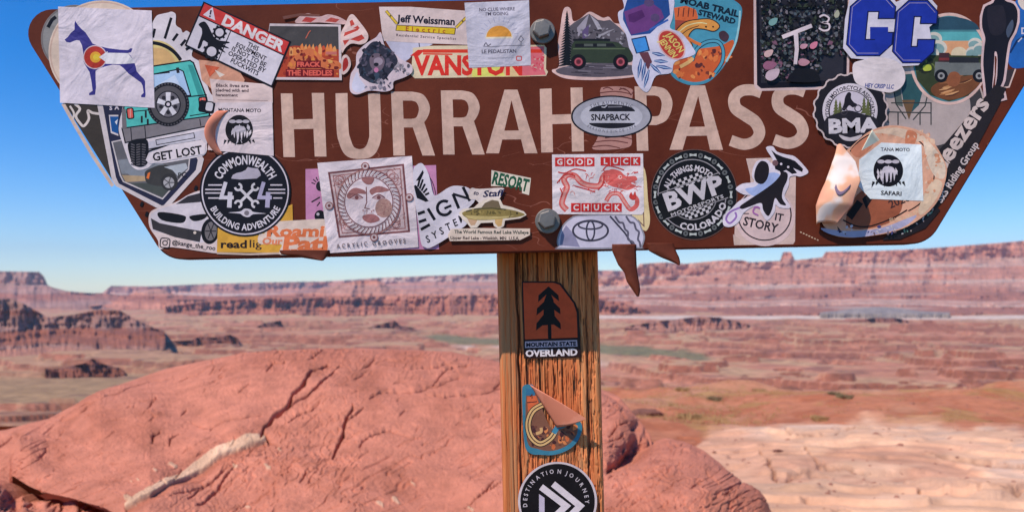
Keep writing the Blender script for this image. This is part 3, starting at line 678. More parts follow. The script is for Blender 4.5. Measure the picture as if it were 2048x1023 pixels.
# ---- the board, 36 mm thick, and its post
sign = bpy.data.objects.new('trail_sign', None); COL.objects.link(sign); sign.location = (SX(1100), .03, 0)
tag(sign, 'brown painted trail sign on a weathered wooden post, covered in stickers, lettered HURRAH PASS', 'sign')
def corner(p, a, b, r, n=9):
    """rounded corner at p between directions to a and b"""
    P, A, B = Vector(p), Vector(a), Vector(b); u, v = (A - P).normalized(), (B - P).normalized()
    h = u.angle(v) / 2; t = r / math.tan(h); c = P + (u + v).normalized() * (r / math.sin(h)); s = P + u * t - c; e = P + v * t - c
    a0 = math.atan2(s.y, s.x); da = (math.atan2(e.y, e.x) - a0 + math.pi) % (2 * math.pi) - math.pi
    return [(c.x + r * math.cos(a0 + da * i / n), c.y + r * math.sin(a0 + da * i / n)) for i in range(n + 1)]
B0, B1, B2, B3 = (17, 20), (2170, -27), (1858, 487), (331, 519)
bo = corner(B0, B3, B1, 48) + corner(B1, B0, B2, 60) + corner(B2, B1, B3, 62) + corner(B3, B2, B0, 60)
import bmesh
m, t, b = nodes_mat('brown_sign_paint'); n = t.nodes; L = t.links
g = n.new('ShaderNodeNewGeometry'); mp = n.new('ShaderNodeMapping'); mp.inputs['Scale'].default_value = (3, 3, 40); L.new(g.outputs['Position'], mp.inputs[0])
a = n.new('ShaderNodeTexNoise'); a.inputs['Scale'].default_value = 6; a.inputs['Detail'].default_value = 12; a.inputs['Roughness'].default_value = .7; L.new(g.outputs['Position'], a.inputs[0])
cr = n.new('ShaderNodeValToRGB'); cr.color_ramp.elements[0].position = .35; cr.color_ramp.elements[1].position = .68
cr.color_ramp.elements[0].color = alb((76, 30, 18)) + (1,); cr.color_ramp.elements[1].color = alb((110, 52, 34)) + (1,)
L.new(a.outputs[0], cr.inputs[0])
# hairline scratches
sc_ = n.new('ShaderNodeTexVoronoi'); sc_.feature = 'DISTANCE_TO_EDGE'; sc_.inputs['Scale'].default_value = 9; ds = n.new('ShaderNodeTexNoise'); ds.inputs['Scale'].default_value = 7
mx0 = n.new('ShaderNodeMix'); mx0.data_type = 'VECTOR'; mx0.inputs['Factor'].default_value = .25; L.new(g.outputs['Position'], mx0.inputs[4]); L.new(ds.outputs['Color'], mx0.inputs[5]); L.new(mx0.outputs[1], sc_.inputs['Vector'])
th = n.new('ShaderNodeMath'); th.operation = 'LESS_THAN'; th.inputs[1].default_value = .0035; L.new(sc_.outputs['Distance'], th.inputs[0])
gt = n.new('ShaderNodeMath'); gt.operation = 'GREATER_THAN'; gt.inputs[1].default_value = .56; L.new(ds.outputs[0], gt.inputs[0])
mu = n.new('ShaderNodeMath'); mu.operation = 'MULTIPLY'; L.new(th.outputs[0], mu.inputs[0]); L.new(gt.outputs[0], mu.inputs[1])
mu2 = n.new('ShaderNodeMath'); mu2.operation = 'MULTIPLY'; mu2.inputs[1].default_value = .45; L.new(mu.outputs[0], mu2.inputs[0])
mx = n.new('ShaderNodeMix'); mx.data_type = 'RGBA'; L.new(mu2.outputs[0], mx.inputs['Factor']); L.new(cr.outputs[0], mx.inputs[6]); mx.inputs[7].default_value = alb((170, 110, 95)) + (1,)
L.new(mx.outputs[2], b.inputs['Base Color'])
bn = n.new('ShaderNodeTexNoise'); bn.inputs['Scale'].default_value = 260; bn.inputs['Detail'].default_value = 4; L.new(g.outputs['Position'], bn.inputs[0])
bp = n.new('ShaderNodeBump'); bp.inputs['Strength'].default_value = .25; bp.inputs['Distance'].default_value = .0006; L.new(bn.outputs[0], bp.inputs['Height']); L.new(bp.outputs[0], b.inputs['Normal'])
b.inputs['Roughness'].default_value = .6; b.inputs['Specular IOR Level'].default_value = .12
mboard = m
bm = bmesh.new(); TH = .020
fv = [bm.verts.new((SX(x) - sign.location.x, 0 - sign.location.y, SZ(y))) for x, y in bo]
ff = bm.faces.new(fv); r_ = bmesh.ops.extrude_face_region(bm, geom=[ff]); bmesh.ops.translate(bm, vec=(0, TH, 0), verts=[e for e in r_['geom'] if isinstance(e, bmesh.types.BMVert)])
bmesh.ops.recalc_face_normals(bm, faces=bm.faces)
ed = [e for e in bm.edges if abs(e.verts[0].co.y - e.verts[1].co.y) < 1e-6]
bmesh.ops.bevel(bm, geom=ed, offset=.0012, segments=2, affect='EDGES')
me = bpy.data.meshes.new('board'); bm.to_mesh(me); bm.free(); link('board', me, mboard, sign)

# route letters: H U R R A H  P A S S
LET = (206, 172, 158)
mlet = paint(LET, .5, .35, .22)
def letter(ch, shapes):
    z = .00004; V = []; Fc = []
    for sh in shapes:
        v, f = sh if isinstance(sh, tuple) else poly(sh); b0 = len(V)
        V += [(SX(x) - sign.location.x, -z - sign.location.y, SZ(y)) for x, y in v]; Fc += [tuple(i + b0 for i in q) for q in f]; z += STEP
    me = bpy.data.meshes.new('letter'); me.from_pydata(V, [], Fc); me.update(); o = link('letter', me, mlet, sign); o['label'] = 'letter ' + ch
def quad(a, b, c, d): return [a, b, c, d]
letter('H', [quad((561.5, 187), (585, 187), (590, 314), (567, 314)), quad((623.5, 186), (648, 186), (653, 313), (629.5, 313)), quad((585.5, 239), (626.2, 238), (627, 257.5), (586.5, 258.5))])
def ushape(x0, x1, x0b, x1b, yt, yb, w):
    c = spline([(x0, yt), (x0 + (x0b - x0) * .6, yt + (yb - yt) * .55), (x0b + 3, yb - 34), (x0b + (x1b - x0b) * .2, yb - 13), ((x0b + x1b) / 2, yb - 7), (x1b - (x1b - x0b) * .2, yb - 13), (x1b - 3, yb - 34), (x1 + (x1b - x1) * .6, yt + (yb - yt) * .55), (x1, yt)], 8, False)
    n_ = len(c); return strip(c, [w - 4.5 * math.exp(-((i / (n_ - 1) - .5) / .09) ** 2) for i in range(n_)])
letter('U', [ushape(683, 748, 686.5, 752, 186.5, 315, 24)])
def rshape(x, y0, y1, wd, leg=True, P=False):
    k = .038 * (y1 - y0); W = 23; o = []
    o.append(quad((x, y0), (x + W, y0), (x + W + k, y1), (x + k, y1)))
    h = y1 - y0; by = .56 if not P else .60
    out = [(x + W - .5, y0)] + spline([(x + wd * .52, y0), (x + wd * .80, y0 + h * .055), (x + wd * .95, y0 + h * .26), (x + wd * .82, y0 + h * (by - .09)), (x + wd * .55, y0 + h * by)], 7, False) + [(x + W + .5, y0 + h * by)]
    inn = [(x + W - .5, y0 + h * .14)] + spline([(x + wd * .50, y0 + h * .14), (x + wd * .62, y0 + h * .17), (x + wd * .68, y0 + h * .275), (x + wd * .62, y0 + h * (by - .16)), (x + wd * .50, y0 + h * (by - .135))], 7, False) + [(x + W + .5, y0 + h * (by - .135))]
    n_ = min(len(out), len(inn)); V = out + inn; o.append((V, [(i, i + 1, len(out) + i + 1, len(out) + i) for i in range(n_ - 1)]))
    if leg: o.append(quad((x + wd * .50, y0 + h * (by - .06)), (x + wd * .80, y0 + h * (by - .10)), (x + wd + 6, y1), (x + wd - 19, y1)) )
    return o
letter('R', rshape(782, 183.5, 311, 82)); letter('R', rshape(881.5, 181, 309, 82))
def ashape(xl, xr, al, ar, y0, y1, w=26):
    cb0, cb1 = y0 + (y1 - y0) * .645, y0 + (y1 - y0) * .785
    def LX(y, off=0): t = (y - y0) / (y1 - y0); return al + (xl - al) * t + off
    def RX(y, off=0): t = (y - y0) / (y1 - y0); return ar + (xr - ar) * t - off
    ap = (al + ar) / 2 + 1; ay = y0 + (y1 - y0) * .15
    return [[(al, y0), (ar, y0), (ap + .5, ay), (xl + w, y1), (xl, y1)], [(ar, y0 + .0), (xr, y1), (xr - w, y1), (ap - .5, ay)], quad((LX(cb0, 20), cb0), (RX(cb0, 20), cb0 - .6), (RX(cb1, 20), cb1 - .6), (LX(cb1, 20), cb1))]
letter('A', ashape(972, 1075, 1009, 1035, 179.5, 306.5))
letter('H', [quad((1079.5, 178), (1103, 177), (1106, 304.5), (1082.5, 305)), quad((1141, 175.5), (1165, 175), (1168, 302.5), (1144, 303)), quad((1103.5, 229.5), (1143, 228.3), (1143.3, 247), (1103.9, 248.3))])
letter('P', rshape(1269, 173, 301.5, 80, False, True))
letter('A', ashape(1339, 1446, 1381, 1410, 171, 299.5))
def sshape(cx, y0, y1, w):
    h = y1 - y0; p = spline([(cx + w * .40, y0 + h * .13), (cx + w * .16, y0 + h * .085), (cx - w * .12, y0 + h * .10), (cx - w * .30, y0 + h * .20), (cx - w * .27, y0 + h * .36), (cx - w * .02, y0 + h * .47), (cx + w * .24, y0 + h * .58), (cx + w * .35, y0 + h * .74), (cx + w * .22, y0 + h * .87), (cx - w * .06, y0 + h * .92), (cx - w * .40, y0 + h * .86)], 7, False)
    n_ = len(p); return strip(p, [22 + 3 * math.exp(-((i / n_ - .5) / .2) ** 2) for i in range(n_)])
letter('S', [sshape(1492, 169, 299, 77)]); letter('S', [sshape(1579, 167.5, 297, 77)])

# bolts with washers
mm, t, b = nodes_mat('weathered_steel'); b.inputs['Base Color'].default_value = (.24, .21, .18, 1); b.inputs['Metallic'].default_value = .75; b.inputs['Roughness'].default_value = .6
nz = t.nodes.new('ShaderNodeTexNoise'); nz.inputs['Scale'].default_value = 300; bpn = t.nodes.new('ShaderNodeBump'); bpn.inputs['Strength'].default_value = .35; bpn.inputs['Distance'].default_value = .0006
gg = t.nodes.new('ShaderNodeNewGeometry'); t.links.new(gg.outputs['Position'], nz.inputs[0]); t.links.new(nz.outputs[0], bpn.inputs['Height']); t.links.new(bpn.outputs[0], b.inputs['Normal'])
def lathe(prof, n, rot=0):
    v = []; f = []
    for r0, y0 in prof: v += [(r0 * math.cos(2 * math.pi * i / n + rot), y0, r0 * math.sin(2 * math.pi * i / n + rot)) for i in range(n)]
    for j in range(len(prof) - 1):
        for i in range(n): a, b2 = j * n + i, j * n + (i + 1) % n; f.append((a, b2, b2 + n, a + n))
    f.append(tuple(range((len(prof) - 1) * n, len(prof) * n))); me = bpy.data.meshes.new('bolt'); me.from_pydata(v, [], f); me.update(); return me
for bx_, by_, dy_ in ((1083, 62, 4), (1093, 440, 0)):
    o = link('bolt', lathe([(.0094, 0), (.0094, -.0050), (.0089, -.0062), (.0078, -.0066), (.0, -.0068)], 6, .3), mm, sign, (SX(bx_) - sign.location.x, -.003 - sign.location.y, SZ(by_)))
    w2 = lathe([(.0, -.0001), (.0125, -.0001), (.0125, -.0022), (.0118, -.0029), (.006, -.003)], 40); w2.name = 'washer'
    link('washer', w2, mm, o, (SX(2) - SX(0), .0028, -.0012))
LAYERS.append(((1060, 35, 1110, 90), .0, 0.0))

# ---- post: a 100 mm timber with weathered grain cut deep into the face
PD = .851                                     # distance from the camera to its face
def post_mesh():
    kx = PD / F; nxp, nyp = 320, 700
    s = np.linspace(0, 1, nxp)[None, :]; zt, zb = 20, 4200
    py = np.concatenate([np.linspace(20, 1080, 560), np.linspace(1090, 4200, 120)])[:, None]
    cxp = 1095 + (py - 505) * .0255 + 0 * s; half = 100.5 + 0 * py
    lx = (s * 2 - 1) * half; PX = cxp + lx
    def gr(sx, sy, seed, o=4): return fbm(NZ[seed], (lx + 500 + 1.2 * NZ[3](py / 60, py * 0)) * sx, py * sy, o, .6)
    fur = gr(1 / 5., 1 / 170., 1); f2 = gr(1 / 2.6, 1 / 110., 2, 3)
    deep = sstep(.14, .32, -fur) * .0026 + sstep(.10, .26, -f2) * .0016 * np.where(lx > -72, 1, .3)
    deep = deep * (.25 + .75 * sstep(-78, -60, lx)) * sstep(99, 88, lx)
    deep += .0048 * np.exp(-((lx + 63 + 2.5 * NZ[5](py / 38, py * 0)) / 1.9) ** 2) + .0012 * np.exp(-((lx + 78) / 1.2) ** 2)
    fine = .00022 * fbm(NZ[6], lx / 2.0, py / 30., 3)
    deep += .0010 * sstep(.16, .26, gr(1 / 5., 1 / 30., 7, 3)) * (lx > -60)
    ed = np.clip(np.abs(lx) - 92, 0, 9) / 9; rnd = .006 * (1 - np.sqrt(np.clip(1 - ed ** 2, 0, 1)))
    Y = CAM_Y + PD + deep + fine + rnd
    X = (PX - 1024) * kx; Z = CAM_Z + (575 - py) * kx + 0 * s
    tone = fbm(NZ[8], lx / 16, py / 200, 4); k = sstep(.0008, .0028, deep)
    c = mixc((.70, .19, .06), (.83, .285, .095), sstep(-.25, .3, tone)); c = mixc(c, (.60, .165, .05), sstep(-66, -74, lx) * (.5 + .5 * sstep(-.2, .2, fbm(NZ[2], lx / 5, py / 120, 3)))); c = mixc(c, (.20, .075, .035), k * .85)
    c = mixc(c, (.52, .27, .12), sstep(.1, .3, gr(1 / 6., 1 / 140., 9)) * .5)
    # sides and back wrap round as a closed box
    back = .1
    def col_strip(Xe, Ye, ce, sgn):
        Xs = np.stack([Xe + sgn * .00005, Xe + sgn * .0008, Xe + sgn * .0008], 1); Ys = np.stack([Ye + .0006, Ye + .004, Ye + back], 1); return Xs, Ys
    Xr, Yr = col_strip(X[:, -1], Y[:, -1], None, 1); Xl, Yl = col_strip(X[:, 0], Y[:, 0], None, -1)
    Xf = np.hstack([Xl[:, ::-1], X, Xr, Xl[:, 2:3]]); Yf = np.hstack([Yl[:, ::-1], Y, Yr, Yl[:, 2:3]])
    Zf = np.broadcast_to(Z[:, :1], Xf.shape); cs = np.broadcast_to(np.array((.60, .17, .05)), (Xf.shape[0], 3, 3))
    C = np.concatenate([cs, c, cs, cs[:, :1]], 1)
    return Xf, Yf, Zf, C
mpost = terrain_mat('post_wood', 60, .35, .0006, .22, 8, .75, aniso=.06)
Xf, Yf, Zf, Cc = post_mesh()
me = box_mesh('mounting_block', (SX(1010) - sign.location.x, .0201 - sign.location.y, SZ(470)), (SX(1180) - sign.location.x, PD - .8 - .0001 - sign.location.y, SZ(20))); link('mounting_block', me, mboard, sign)
grid_mesh('post', Xf - sign.location.x, Yf - sign.location.y, Zf - 0, mpost, Cc, parent=sign, kind=None)

# ================================================================== stickers
W = (214, 203, 216); WH = (228, 220, 226); CR = (226, 200, 186); BK = (22, 20, 26); DK = (40, 36, 42); GY = (128, 122, 132); RD = (196, 52, 48)
rnd = random.Random(11)
def scribble(s, part, box, n, colors, rmin, rmax, inside=None):
    """small irregular patches of flat colour, the way a busy print reads at this size"""
    x0, y0, x1, y1 = box
    for i in range(n):
        for _ in range(20):
            x, y = rnd.uniform(x0, x1), rnd.uniform(y0, y1)
            if inside is None or inside(x, y): break
        r = rnd.uniform(rmin, rmax); a = rnd.uniform(0, 180); k = rnd.uniform(.35, .9); m = 7
        p = [(r * (1 + rnd.uniform(-.35, .35)) * math.cos(2 * math.pi * j / m), r * k * (1 + rnd.uniform(-.35, .35)) * math.sin(2 * math.pi * j / m)) for j in range(m)]
        s.draw(part, xf(p, x, y, a), rnd.choice(colors))
def in_poly(pts):
    def f(x, y):
        c = False; j = len(pts) - 1
        for i in range(len(pts)):
            if (pts[i][1] > y) != (pts[j][1] > y) and x < (pts[j][0] - pts[i][0]) * (y - pts[i][1]) / (pts[j][1] - pts[i][1]) + pts[i][0]: c = not c
            j = i
        return c
    return f

# --- left end ------------------------------------------------------
s = sticker('faded grey-blue round sticker peeking out from under the left edge of the dog sticker', ell(150, 78, 68), (142, 140, 140))
s.draw('rim', strip(ell(150, 78, 66), 3, True), (120, 112, 112)); s.end()
s = sticker('peach and white round sticker mostly hidden under the dog sticker', ell(205, 105, 108, 104), (222, 196, 180))
s.draw('rim', strip(ell(205, 105, 104, 100), 3, True), (205, 172, 158)); s.draw('mark', strip([(96, 55), (104, 40), (112, 34)], 7), BK); s.end()
s = sticker('long dark olive sticker with white script outline on the sloping left edge', [(128, 205), (250, 200), (262, 380), (232, 372)], (62, 54, 48))
s.draw('border', strip([(126, 207), (150, 250), (185, 310), (226, 372)], 7), (206, 180, 168))
s.draw('lettering', strip(spline([(150, 208), (160, 218), (152, 232), (160, 246), (168, 252), (178, 238), (176, 222), (186, 226), (202, 228)], 6, False), 5), (214, 200, 196))
s.draw('lettering', strip(spline([(140, 212), (148, 226), (146, 238)], 5, False), 4), (214, 200, 196)); s.end()
# navy shield with a picture of a grey car
sh = [(192, 196), (330, 196), (408, 318), (402, 342), (332, 420), (322, 420), (232, 372), (224, 360)]
s = sticker('navy and white shield sticker with a grey car driving on it, below the turquoise off-roader', sh, (204, 192, 196))
s.draw('border', [(204, 200), (330, 200), (396, 320), (392, 340), (328, 410), (324, 411), (238, 367), (232, 354)], (42, 42, 66))
pic = [(226, 285), (330, 262), (378, 318), (376, 338), (325, 396), (248, 362), (242, 350)]
s.draw('picture', grow(pic, 2.5), (200, 190, 194)); s.draw('picture', pic, (100, 98, 104)); s.draw('picture', [(236, 320), (300, 312), (330, 330), (300, 345), (244, 348)], (128, 132, 142))
s.draw('picture', [(248, 342), (292, 336), (296, 352), (262, 352)], (132, 138, 150)); s.draw('picture', [(244, 350), (290, 352), (292, 362), (252, 364)], (176, 150, 120))
s.draw('picture', [(260, 366), (350, 366), (325, 394)], (74, 78, 76))
s.draw('small_panel', [(218, 230), (237, 230), (237, 272), (222, 266)], (210, 200, 206)); s.draw('small_panel', [(220, 233), (237, 233), (237, 268), (224, 263)], (30, 84, 150)); s.draw('small_panel', [(230, 244), (236, 238), (234, 250)], (220, 220, 230))
s.draw('car', spline([(290, 352), (292, 342), (308, 334), (322, 330), (338, 332), (352, 350), (346, 366), (320, 372), (295, 366)], 5), (62, 60, 60))
s.draw('car', [(296, 346), (301, 344), (298, 358), (293, 356)], (214, 110, 50)); s.draw('car', [(328, 334), (372, 326), (376, 336), (356, 352), (345, 340)], (178, 182, 192))
s.draw('car', ell(339, 364, 17), (52, 50, 52)); s.draw('car', ell(338, 365, 11), (165, 162, 168))
for k in range(5): s.draw('car', strip([(338, 365), (338 + 11 * math.cos(k * 1.257), 365 + 11 * math.sin(k * 1.257))], 2.2), (90, 88, 92))
s.draw('lettering', text('PC', 365, 350, 10, -5, .01), BK); s.draw('lettering', text('S', 222, 216, 8, 0, .03), W); s.draw('lettering', text('A', 234, 215, 8, 0, .03), W); s.end()

# turquoise off-roader, GET LOST
out = spline([(300, 62), (306, 45), (314, 32), (326, 28), (336, 26), (344, 24), (352, 30), (352, 50), (362, 58), (366, 66), (374, 62), (384, 72), (388, 92), (384, 112), (398, 122), (404, 128), (418, 180), (432, 200), (436, 230), (428, 248), (414, 252), (410, 268), (414, 288), (412, 306), (396, 314), (330, 326), (306, 328), (296, 336), (276, 340), (262, 330), (254, 312), (244, 282), (238, 262), (240, 240), (246, 214), (242, 190), (240, 150), (262, 110), (290, 90)], 4)
s = sticker('die-cut sticker of the rear of a turquoise off-roader with spare wheel, lettered GET LOST', out, (220, 208, 216))
s.draw('sun', ell(312, 145, 54, 64, 0, 40, 180, 360), (238, 196, 132)); s.draw('sun', ell(316, 142, 38, 46, 0, 40, 180, 360), (236, 176, 120))
s.draw('sun', strip([(300 + 70 * math.cos(R(a)), 152 - 66 * math.sin(R(a))) for a in range(28, 96, 5)], 7), BK)
for a, b in (((306, 76), (310, 58)), ((330, 78), (343, 36)), ((346, 82), (356, 68)), ((362, 92), (372, 80)), ((372, 100), (386, 92))): s.draw('sun', strip([a, b], 5.5), BK)
TQ = (86, 190, 184); TQD = (60, 150, 148)
body = [(256, 152), (270, 140), (380, 123), (386, 127), (412, 196), (418, 230), (408, 240), (250, 262), (248, 232)]
s.draw('car_body', grow(body, 3), BK); s.draw('car_body', body, TQ); s.draw('car_body', [(386, 130), (410, 196), (398, 196), (376, 130)], TQD)
win = [(268, 158), (358, 140), (366, 144), (380, 190), (280, 200)]
s.draw('rear_window', grow(win, 2.5), BK); s.draw('rear_window', win, (170, 196, 230)); s.draw('rear_window', [(300, 180), (350, 150), (368, 186), (330, 196)], (196, 210, 234)); s.draw('rear_window', strip([(280, 152), (340, 145)], 2.5), BK); s.draw('rear_window', [(352, 136), (358, 135), (360, 146), (354, 147)], DK)
s.draw('car_body', strip([(366, 195), (414, 190)], 2.5), BK); s.draw('car_body', strip([(250, 225), (300, 220)], 2), BK); s.draw('car_body', strip([(380, 232), (418, 226)], 2), BK)
for a in ((400, 196, 412, 212), (256, 218, 266, 236)):
    s.draw('tail_light#%d' % a[0], grow(rrect(*a, 2, -6), 2.5), BK); s.draw('tail_light#%d' % a[0], rrect(*a, 2, -6), (222, 98, 88)); s.draw('tail_light#%d' % a[0], strip([((a[0] + a[2]) / 2, a[1]), ((a[0] + a[2]) / 2, a[3])], 1.2), (240, 180, 170))
for x, y in ((282, 232), (294, 238), (290, 222)): s.draw('car_body', rrect(x, y, x + 4, y + 14, 1), DK)
bmp = [(246, 236), (410, 224), (430, 232), (430, 248), (250, 284), (244, 270)]
s.draw('bumper', grow([(246, 258), (430, 232), (430, 248), (252, 284)], 2.5), BK); s.draw('bumper', [(246, 258), (430, 232), (430, 248), (252, 284)], (128, 122, 128)); s.draw('bumper', strip([(262, 256), (264, 282)], 1.8), BK); s.draw('bumper', strip([(400, 238), (402, 252)], 1.8), BK); s.draw('bumper', strip([(290, 252), (292, 276)], 1.8), BK)
s.draw('bumper', [(244, 218), (252, 218), (254, 256), (245, 258)], (118, 112, 118)); s.draw('bumper', rrect(398, 178 + 24, 430, 226, 5, 10), BK); s.draw('bumper', rrect(412, 205, 426, 222, 4, 10), (206, 200, 210))
s.draw('underbody', [(292, 285), (420, 258), (414, 290), (296, 306)], (196, 192, 206)); s.draw('underbody', strip([(292, 300), (330, 292), (392, 282)], 2.2), BK); s.draw('underbody', strip([(312, 280), (388, 266), (390, 276), (314, 290), (312, 280)], 1.6), DK)
ty = spline([(258, 284), (292, 278), (298, 300), (296, 325), (284, 334), (268, 330), (260, 312)], 4)
s.draw('tyre', ty, BK)
for k in range(9):
    for j in range(3): s.draw('tyre', rrect(262 + j * 11, 288 + k * 5, 270 + j * 11, 290.5 + k * 5, 0, (20, -15, 12)[j]), (92, 88, 94))
s.draw('spare_wheel', ell(337, 209, 42, 44), BK)
for k in range(40): s.draw('spare_wheel', rrect(337 + 39.5 * math.cos(k * .157) - 1.6, 209 + 41 * math.sin(k * .157) - 1.6, 337 + 39.5 * math.cos(k * .157) + 1.6, 209 + 41 * math.sin(k * .157) + 1.6, 0, k * 9), (78, 74, 80))
s.draw('spare_wheel', ell(337, 209, 35, 37), (84, 80, 84)); s.draw('spare_wheel', ell(337, 209, 25, 27), BK); s.draw('spare_wheel', ell(337, 209, 23, 25), (104, 100, 108))
for k in range(5):
    a = R(-90 + 72 * k); s.draw('spare_wheel', strip([(337, 209), (337 + 22 * math.cos(a), 209 + 24 * math.sin(a))], [7, 10]), (212, 208, 218))
    s.draw('spare_wheel', ell(337 + 15 * math.cos(a + .63), 209 + 16 * math.sin(a + .63), 4), DK)
s.draw('spare_wheel', ell(337, 209, 7), BK); s.draw('spare_wheel', ell(337, 209, 3.5), W)
pn = [(298, 306), (340, 290), (404, 280), (412, 288), (410, 308), (300, 328), (292, 320)]
s.draw('lettering', strip([(290, 306), (305, 300), (330, 293), (370, 288), (402, 281)], 3), BK)
s.draw('lettering', pn, (220, 208, 216)); s.draw('lettering', text('GET LOST', 355, 307, 16, -9, .015, fit=100), BK); s.end()

# colorado dog
s = sticker('crinkled white square sticker of a navy dog with a red C disc', [(117, 14), (304, 22), (310, 216), (121, 206)], W)
NV = (52, 48, 128)
dog = [(130, 80), (136, 75), (143, 66), (150, 60), (150, 48), (151, 42), (156, 50), (163, 58), (172, 66), (180, 78), (186, 88), (200, 93), (216, 97), (240, 100), (257, 101), (262, 97), (266, 98), (263, 105), (256, 107), (262, 112), (268, 122), (272, 133), (274, 143), (280, 150), (288, 158), (291, 163), (291, 175), (292, 190), (291, 195), (283, 195), (283, 191), (288, 186), (286, 172), (283, 166), (272, 158), (258, 148), (248, 137), (240, 131), (226, 130), (210, 134), (198, 138), (192, 142), (192, 158), (193, 175), (191, 190), (179, 191), (179, 187), (186, 182), (184, 165), (180, 145), (172, 132), (168, 124), (167, 104), (165, 92), (160, 82), (154, 81), (148, 83), (141, 86), (134, 85)]
s.draw('dog', dog, NV); s.draw('dog', [(208, 106), (256, 107), (268, 121), (271, 127), (240, 129), (208, 128)], (222, 214, 222))
s.draw('disc', ell(191, 115, 24), (206, 188, 196)); s.draw('disc', ell(191, 115, 22), (178, 52, 42)); s.draw('disc', ell(192, 115, 11), (232, 160, 50)); s.draw('disc', ell(193, 115, 6), (240, 190, 60)); s.draw('disc', [(199, 115), (216, 103), (217, 128)], (222, 214, 222)); s.end()
# embossed lines of what lies below show in the shared bump; folded crease lines:
# --- lower left group -------------------------------------------------
out = spline([(298, 432), (306, 420), (330, 412), (356, 402), (380, 388), (408, 380), (440, 386), (448, 440), (438, 470), (434, 500), (430, 506), (345, 494), (320, 498), (316, 480), (300, 455)], 5)
s = sticker('white car sticker in the lower left corner, handle text @kange_the_roo under its wheels', out, (216, 196, 196))
s.draw('car', [(302, 428), (318, 418), (350, 408), (372, 392), (400, 384), (420, 390), (440, 432), (436, 462), (428, 480), (400, 486), (340, 468), (306, 462), (300, 440)], (206, 196, 206))
s.draw('car', [(352, 408), (376, 392), (408, 384), (422, 400), (400, 404)], (50, 46, 52)); s.draw('grille', spline([(318, 424), (366, 430), (372, 438), (362, 446), (324, 440)], 4), BK); s.draw('grille', spline([(380, 432), (414, 428), (408, 438), (388, 442)], 4), BK)
s.draw('bumper', [(302, 436), (320, 446), (380, 458), (404, 462), (400, 484), (350, 474), (306, 458)], (58, 54, 58)); s.draw('bumper', ell(390, 465, 3), (220, 200, 190))
s.draw('wheel', ell(421, 462, 18, 26, 8), BK); s.draw('wheel', ell(422, 462, 12, 19, 8), (110, 104, 108))
for k in range(6): s.draw('wheel', strip([(422, 462), (422 + 11 * math.cos(k * 1.05), 462 + 17 * math.sin(k * 1.05))], 2), DK)
for x, y in ((284, 408), (294, 428), (392, 376)): s.draw('mark', rrect(x - 3, y - 5, x + 3, y + 5, 2, 20), BK)
s.draw('camera_icon', strip(rrect(321, 476, 340, 495, 5, 5), 2.2, True), DK); s.draw('camera_icon', strip(ell(330.5, 485.5, 4.6), 2, True), DK); s.draw('camera_icon', ell(336, 480, 1.4), DK)
s.draw('lettering', text('@kange_the_roo', 388, 490, 8.5, 8, .012, fit=88), BK); s.end()
s = sticker('lavender sticker with small black drawings showing on both sides of the sun face sticker', [(611, 338), (872, 330), (878, 498), (612, 500)], (196, 134, 174))
for k in range(7): a = R(200 + k * 22); s.draw('drawing', strip([(640 + 10 * math.cos(a), 372 + 12 * math.sin(a)), (640 + 18 * math.cos(a), 372 + 20 * math.sin(a))], 2.2), DK)
s.draw('drawing', ell(640, 372, 8, 10), DK); s.draw('drawing', strip([(623, 404), (640, 394)], 3), DK); s.draw('drawing', strip([(634, 412), (640, 404)], 2.5), DK); s.draw('drawing', ell(640, 432, 11, 12), BK); s.draw('drawing', ell(636, 428, 3), (190, 180, 190)); s.draw('drawing', strip(spline([(850, 344), (864, 362), (872, 392), (870, 420)], 5, False), 1.6), DK); s.end()
s = sticker('mustard yellow strip sticker lettered readlig, half under the black round 4x4 sticker', [(436, 455), (540, 430), (585, 408), (586, 440), (566, 500), (560, 505), (434, 504)], (214, 160, 62))
s.draw('lettering', text('read', 468, 488, 15, 0, .02, fit=54), (40, 30, 30)); s.draw('lettering', text('lig', 511, 487, 15, 0, .0, fit=26), (70, 50, 40)); s.draw('edge', strip([(434, 506), (500, 508), (566, 506)], 4), (196, 172, 160)); s.end()
def script(s, t, x, y, cap, col, fit, rot=0, halo=4):
    for b, c in ((.0, None),):
        v, f = text(t, x, y, cap, rot, .02, shear=.12, fit=fit)
    return v, f
s = sticker('orange words Roaming Our Path with white edges, left of the sun face sticker', spline([(528, 452), (540, 444), (600, 440), (648, 438), (654, 446), (656, 502), (640, 508), (566, 510), (560, 500), (562, 488), (522, 488), (516, 478), (520, 468), (530, 466)], 4), (228, 196, 184))
OR = (232, 116, 72)
def slabtext(s, t, x, y, cap, fit, col=OR, bold=.03, rot=0, shear=.14):
    v, f = text(t, x, y, cap, rot, bold, shear=shear, fit=fit); s.draw('lettering', (v, f), col)
slabtext(s, 'Roami', 590, 462, 21, 116); slabtext(s, 'Our', 544, 482, 13, 40, (222, 128, 92)); slabtext(s, 'Patl', 610, 487, 27, 92, bold=.045)
for x in (574, 588, 606, 626, 640): s.draw('lettering', rrect(x - 6, 498, x + 7, 502, 0, 0), OR)
for x in (560, 578, 600, 622): s.draw('lettering', rrect(x - 5, 471, x + 6, 473.5), OR)
s.end()
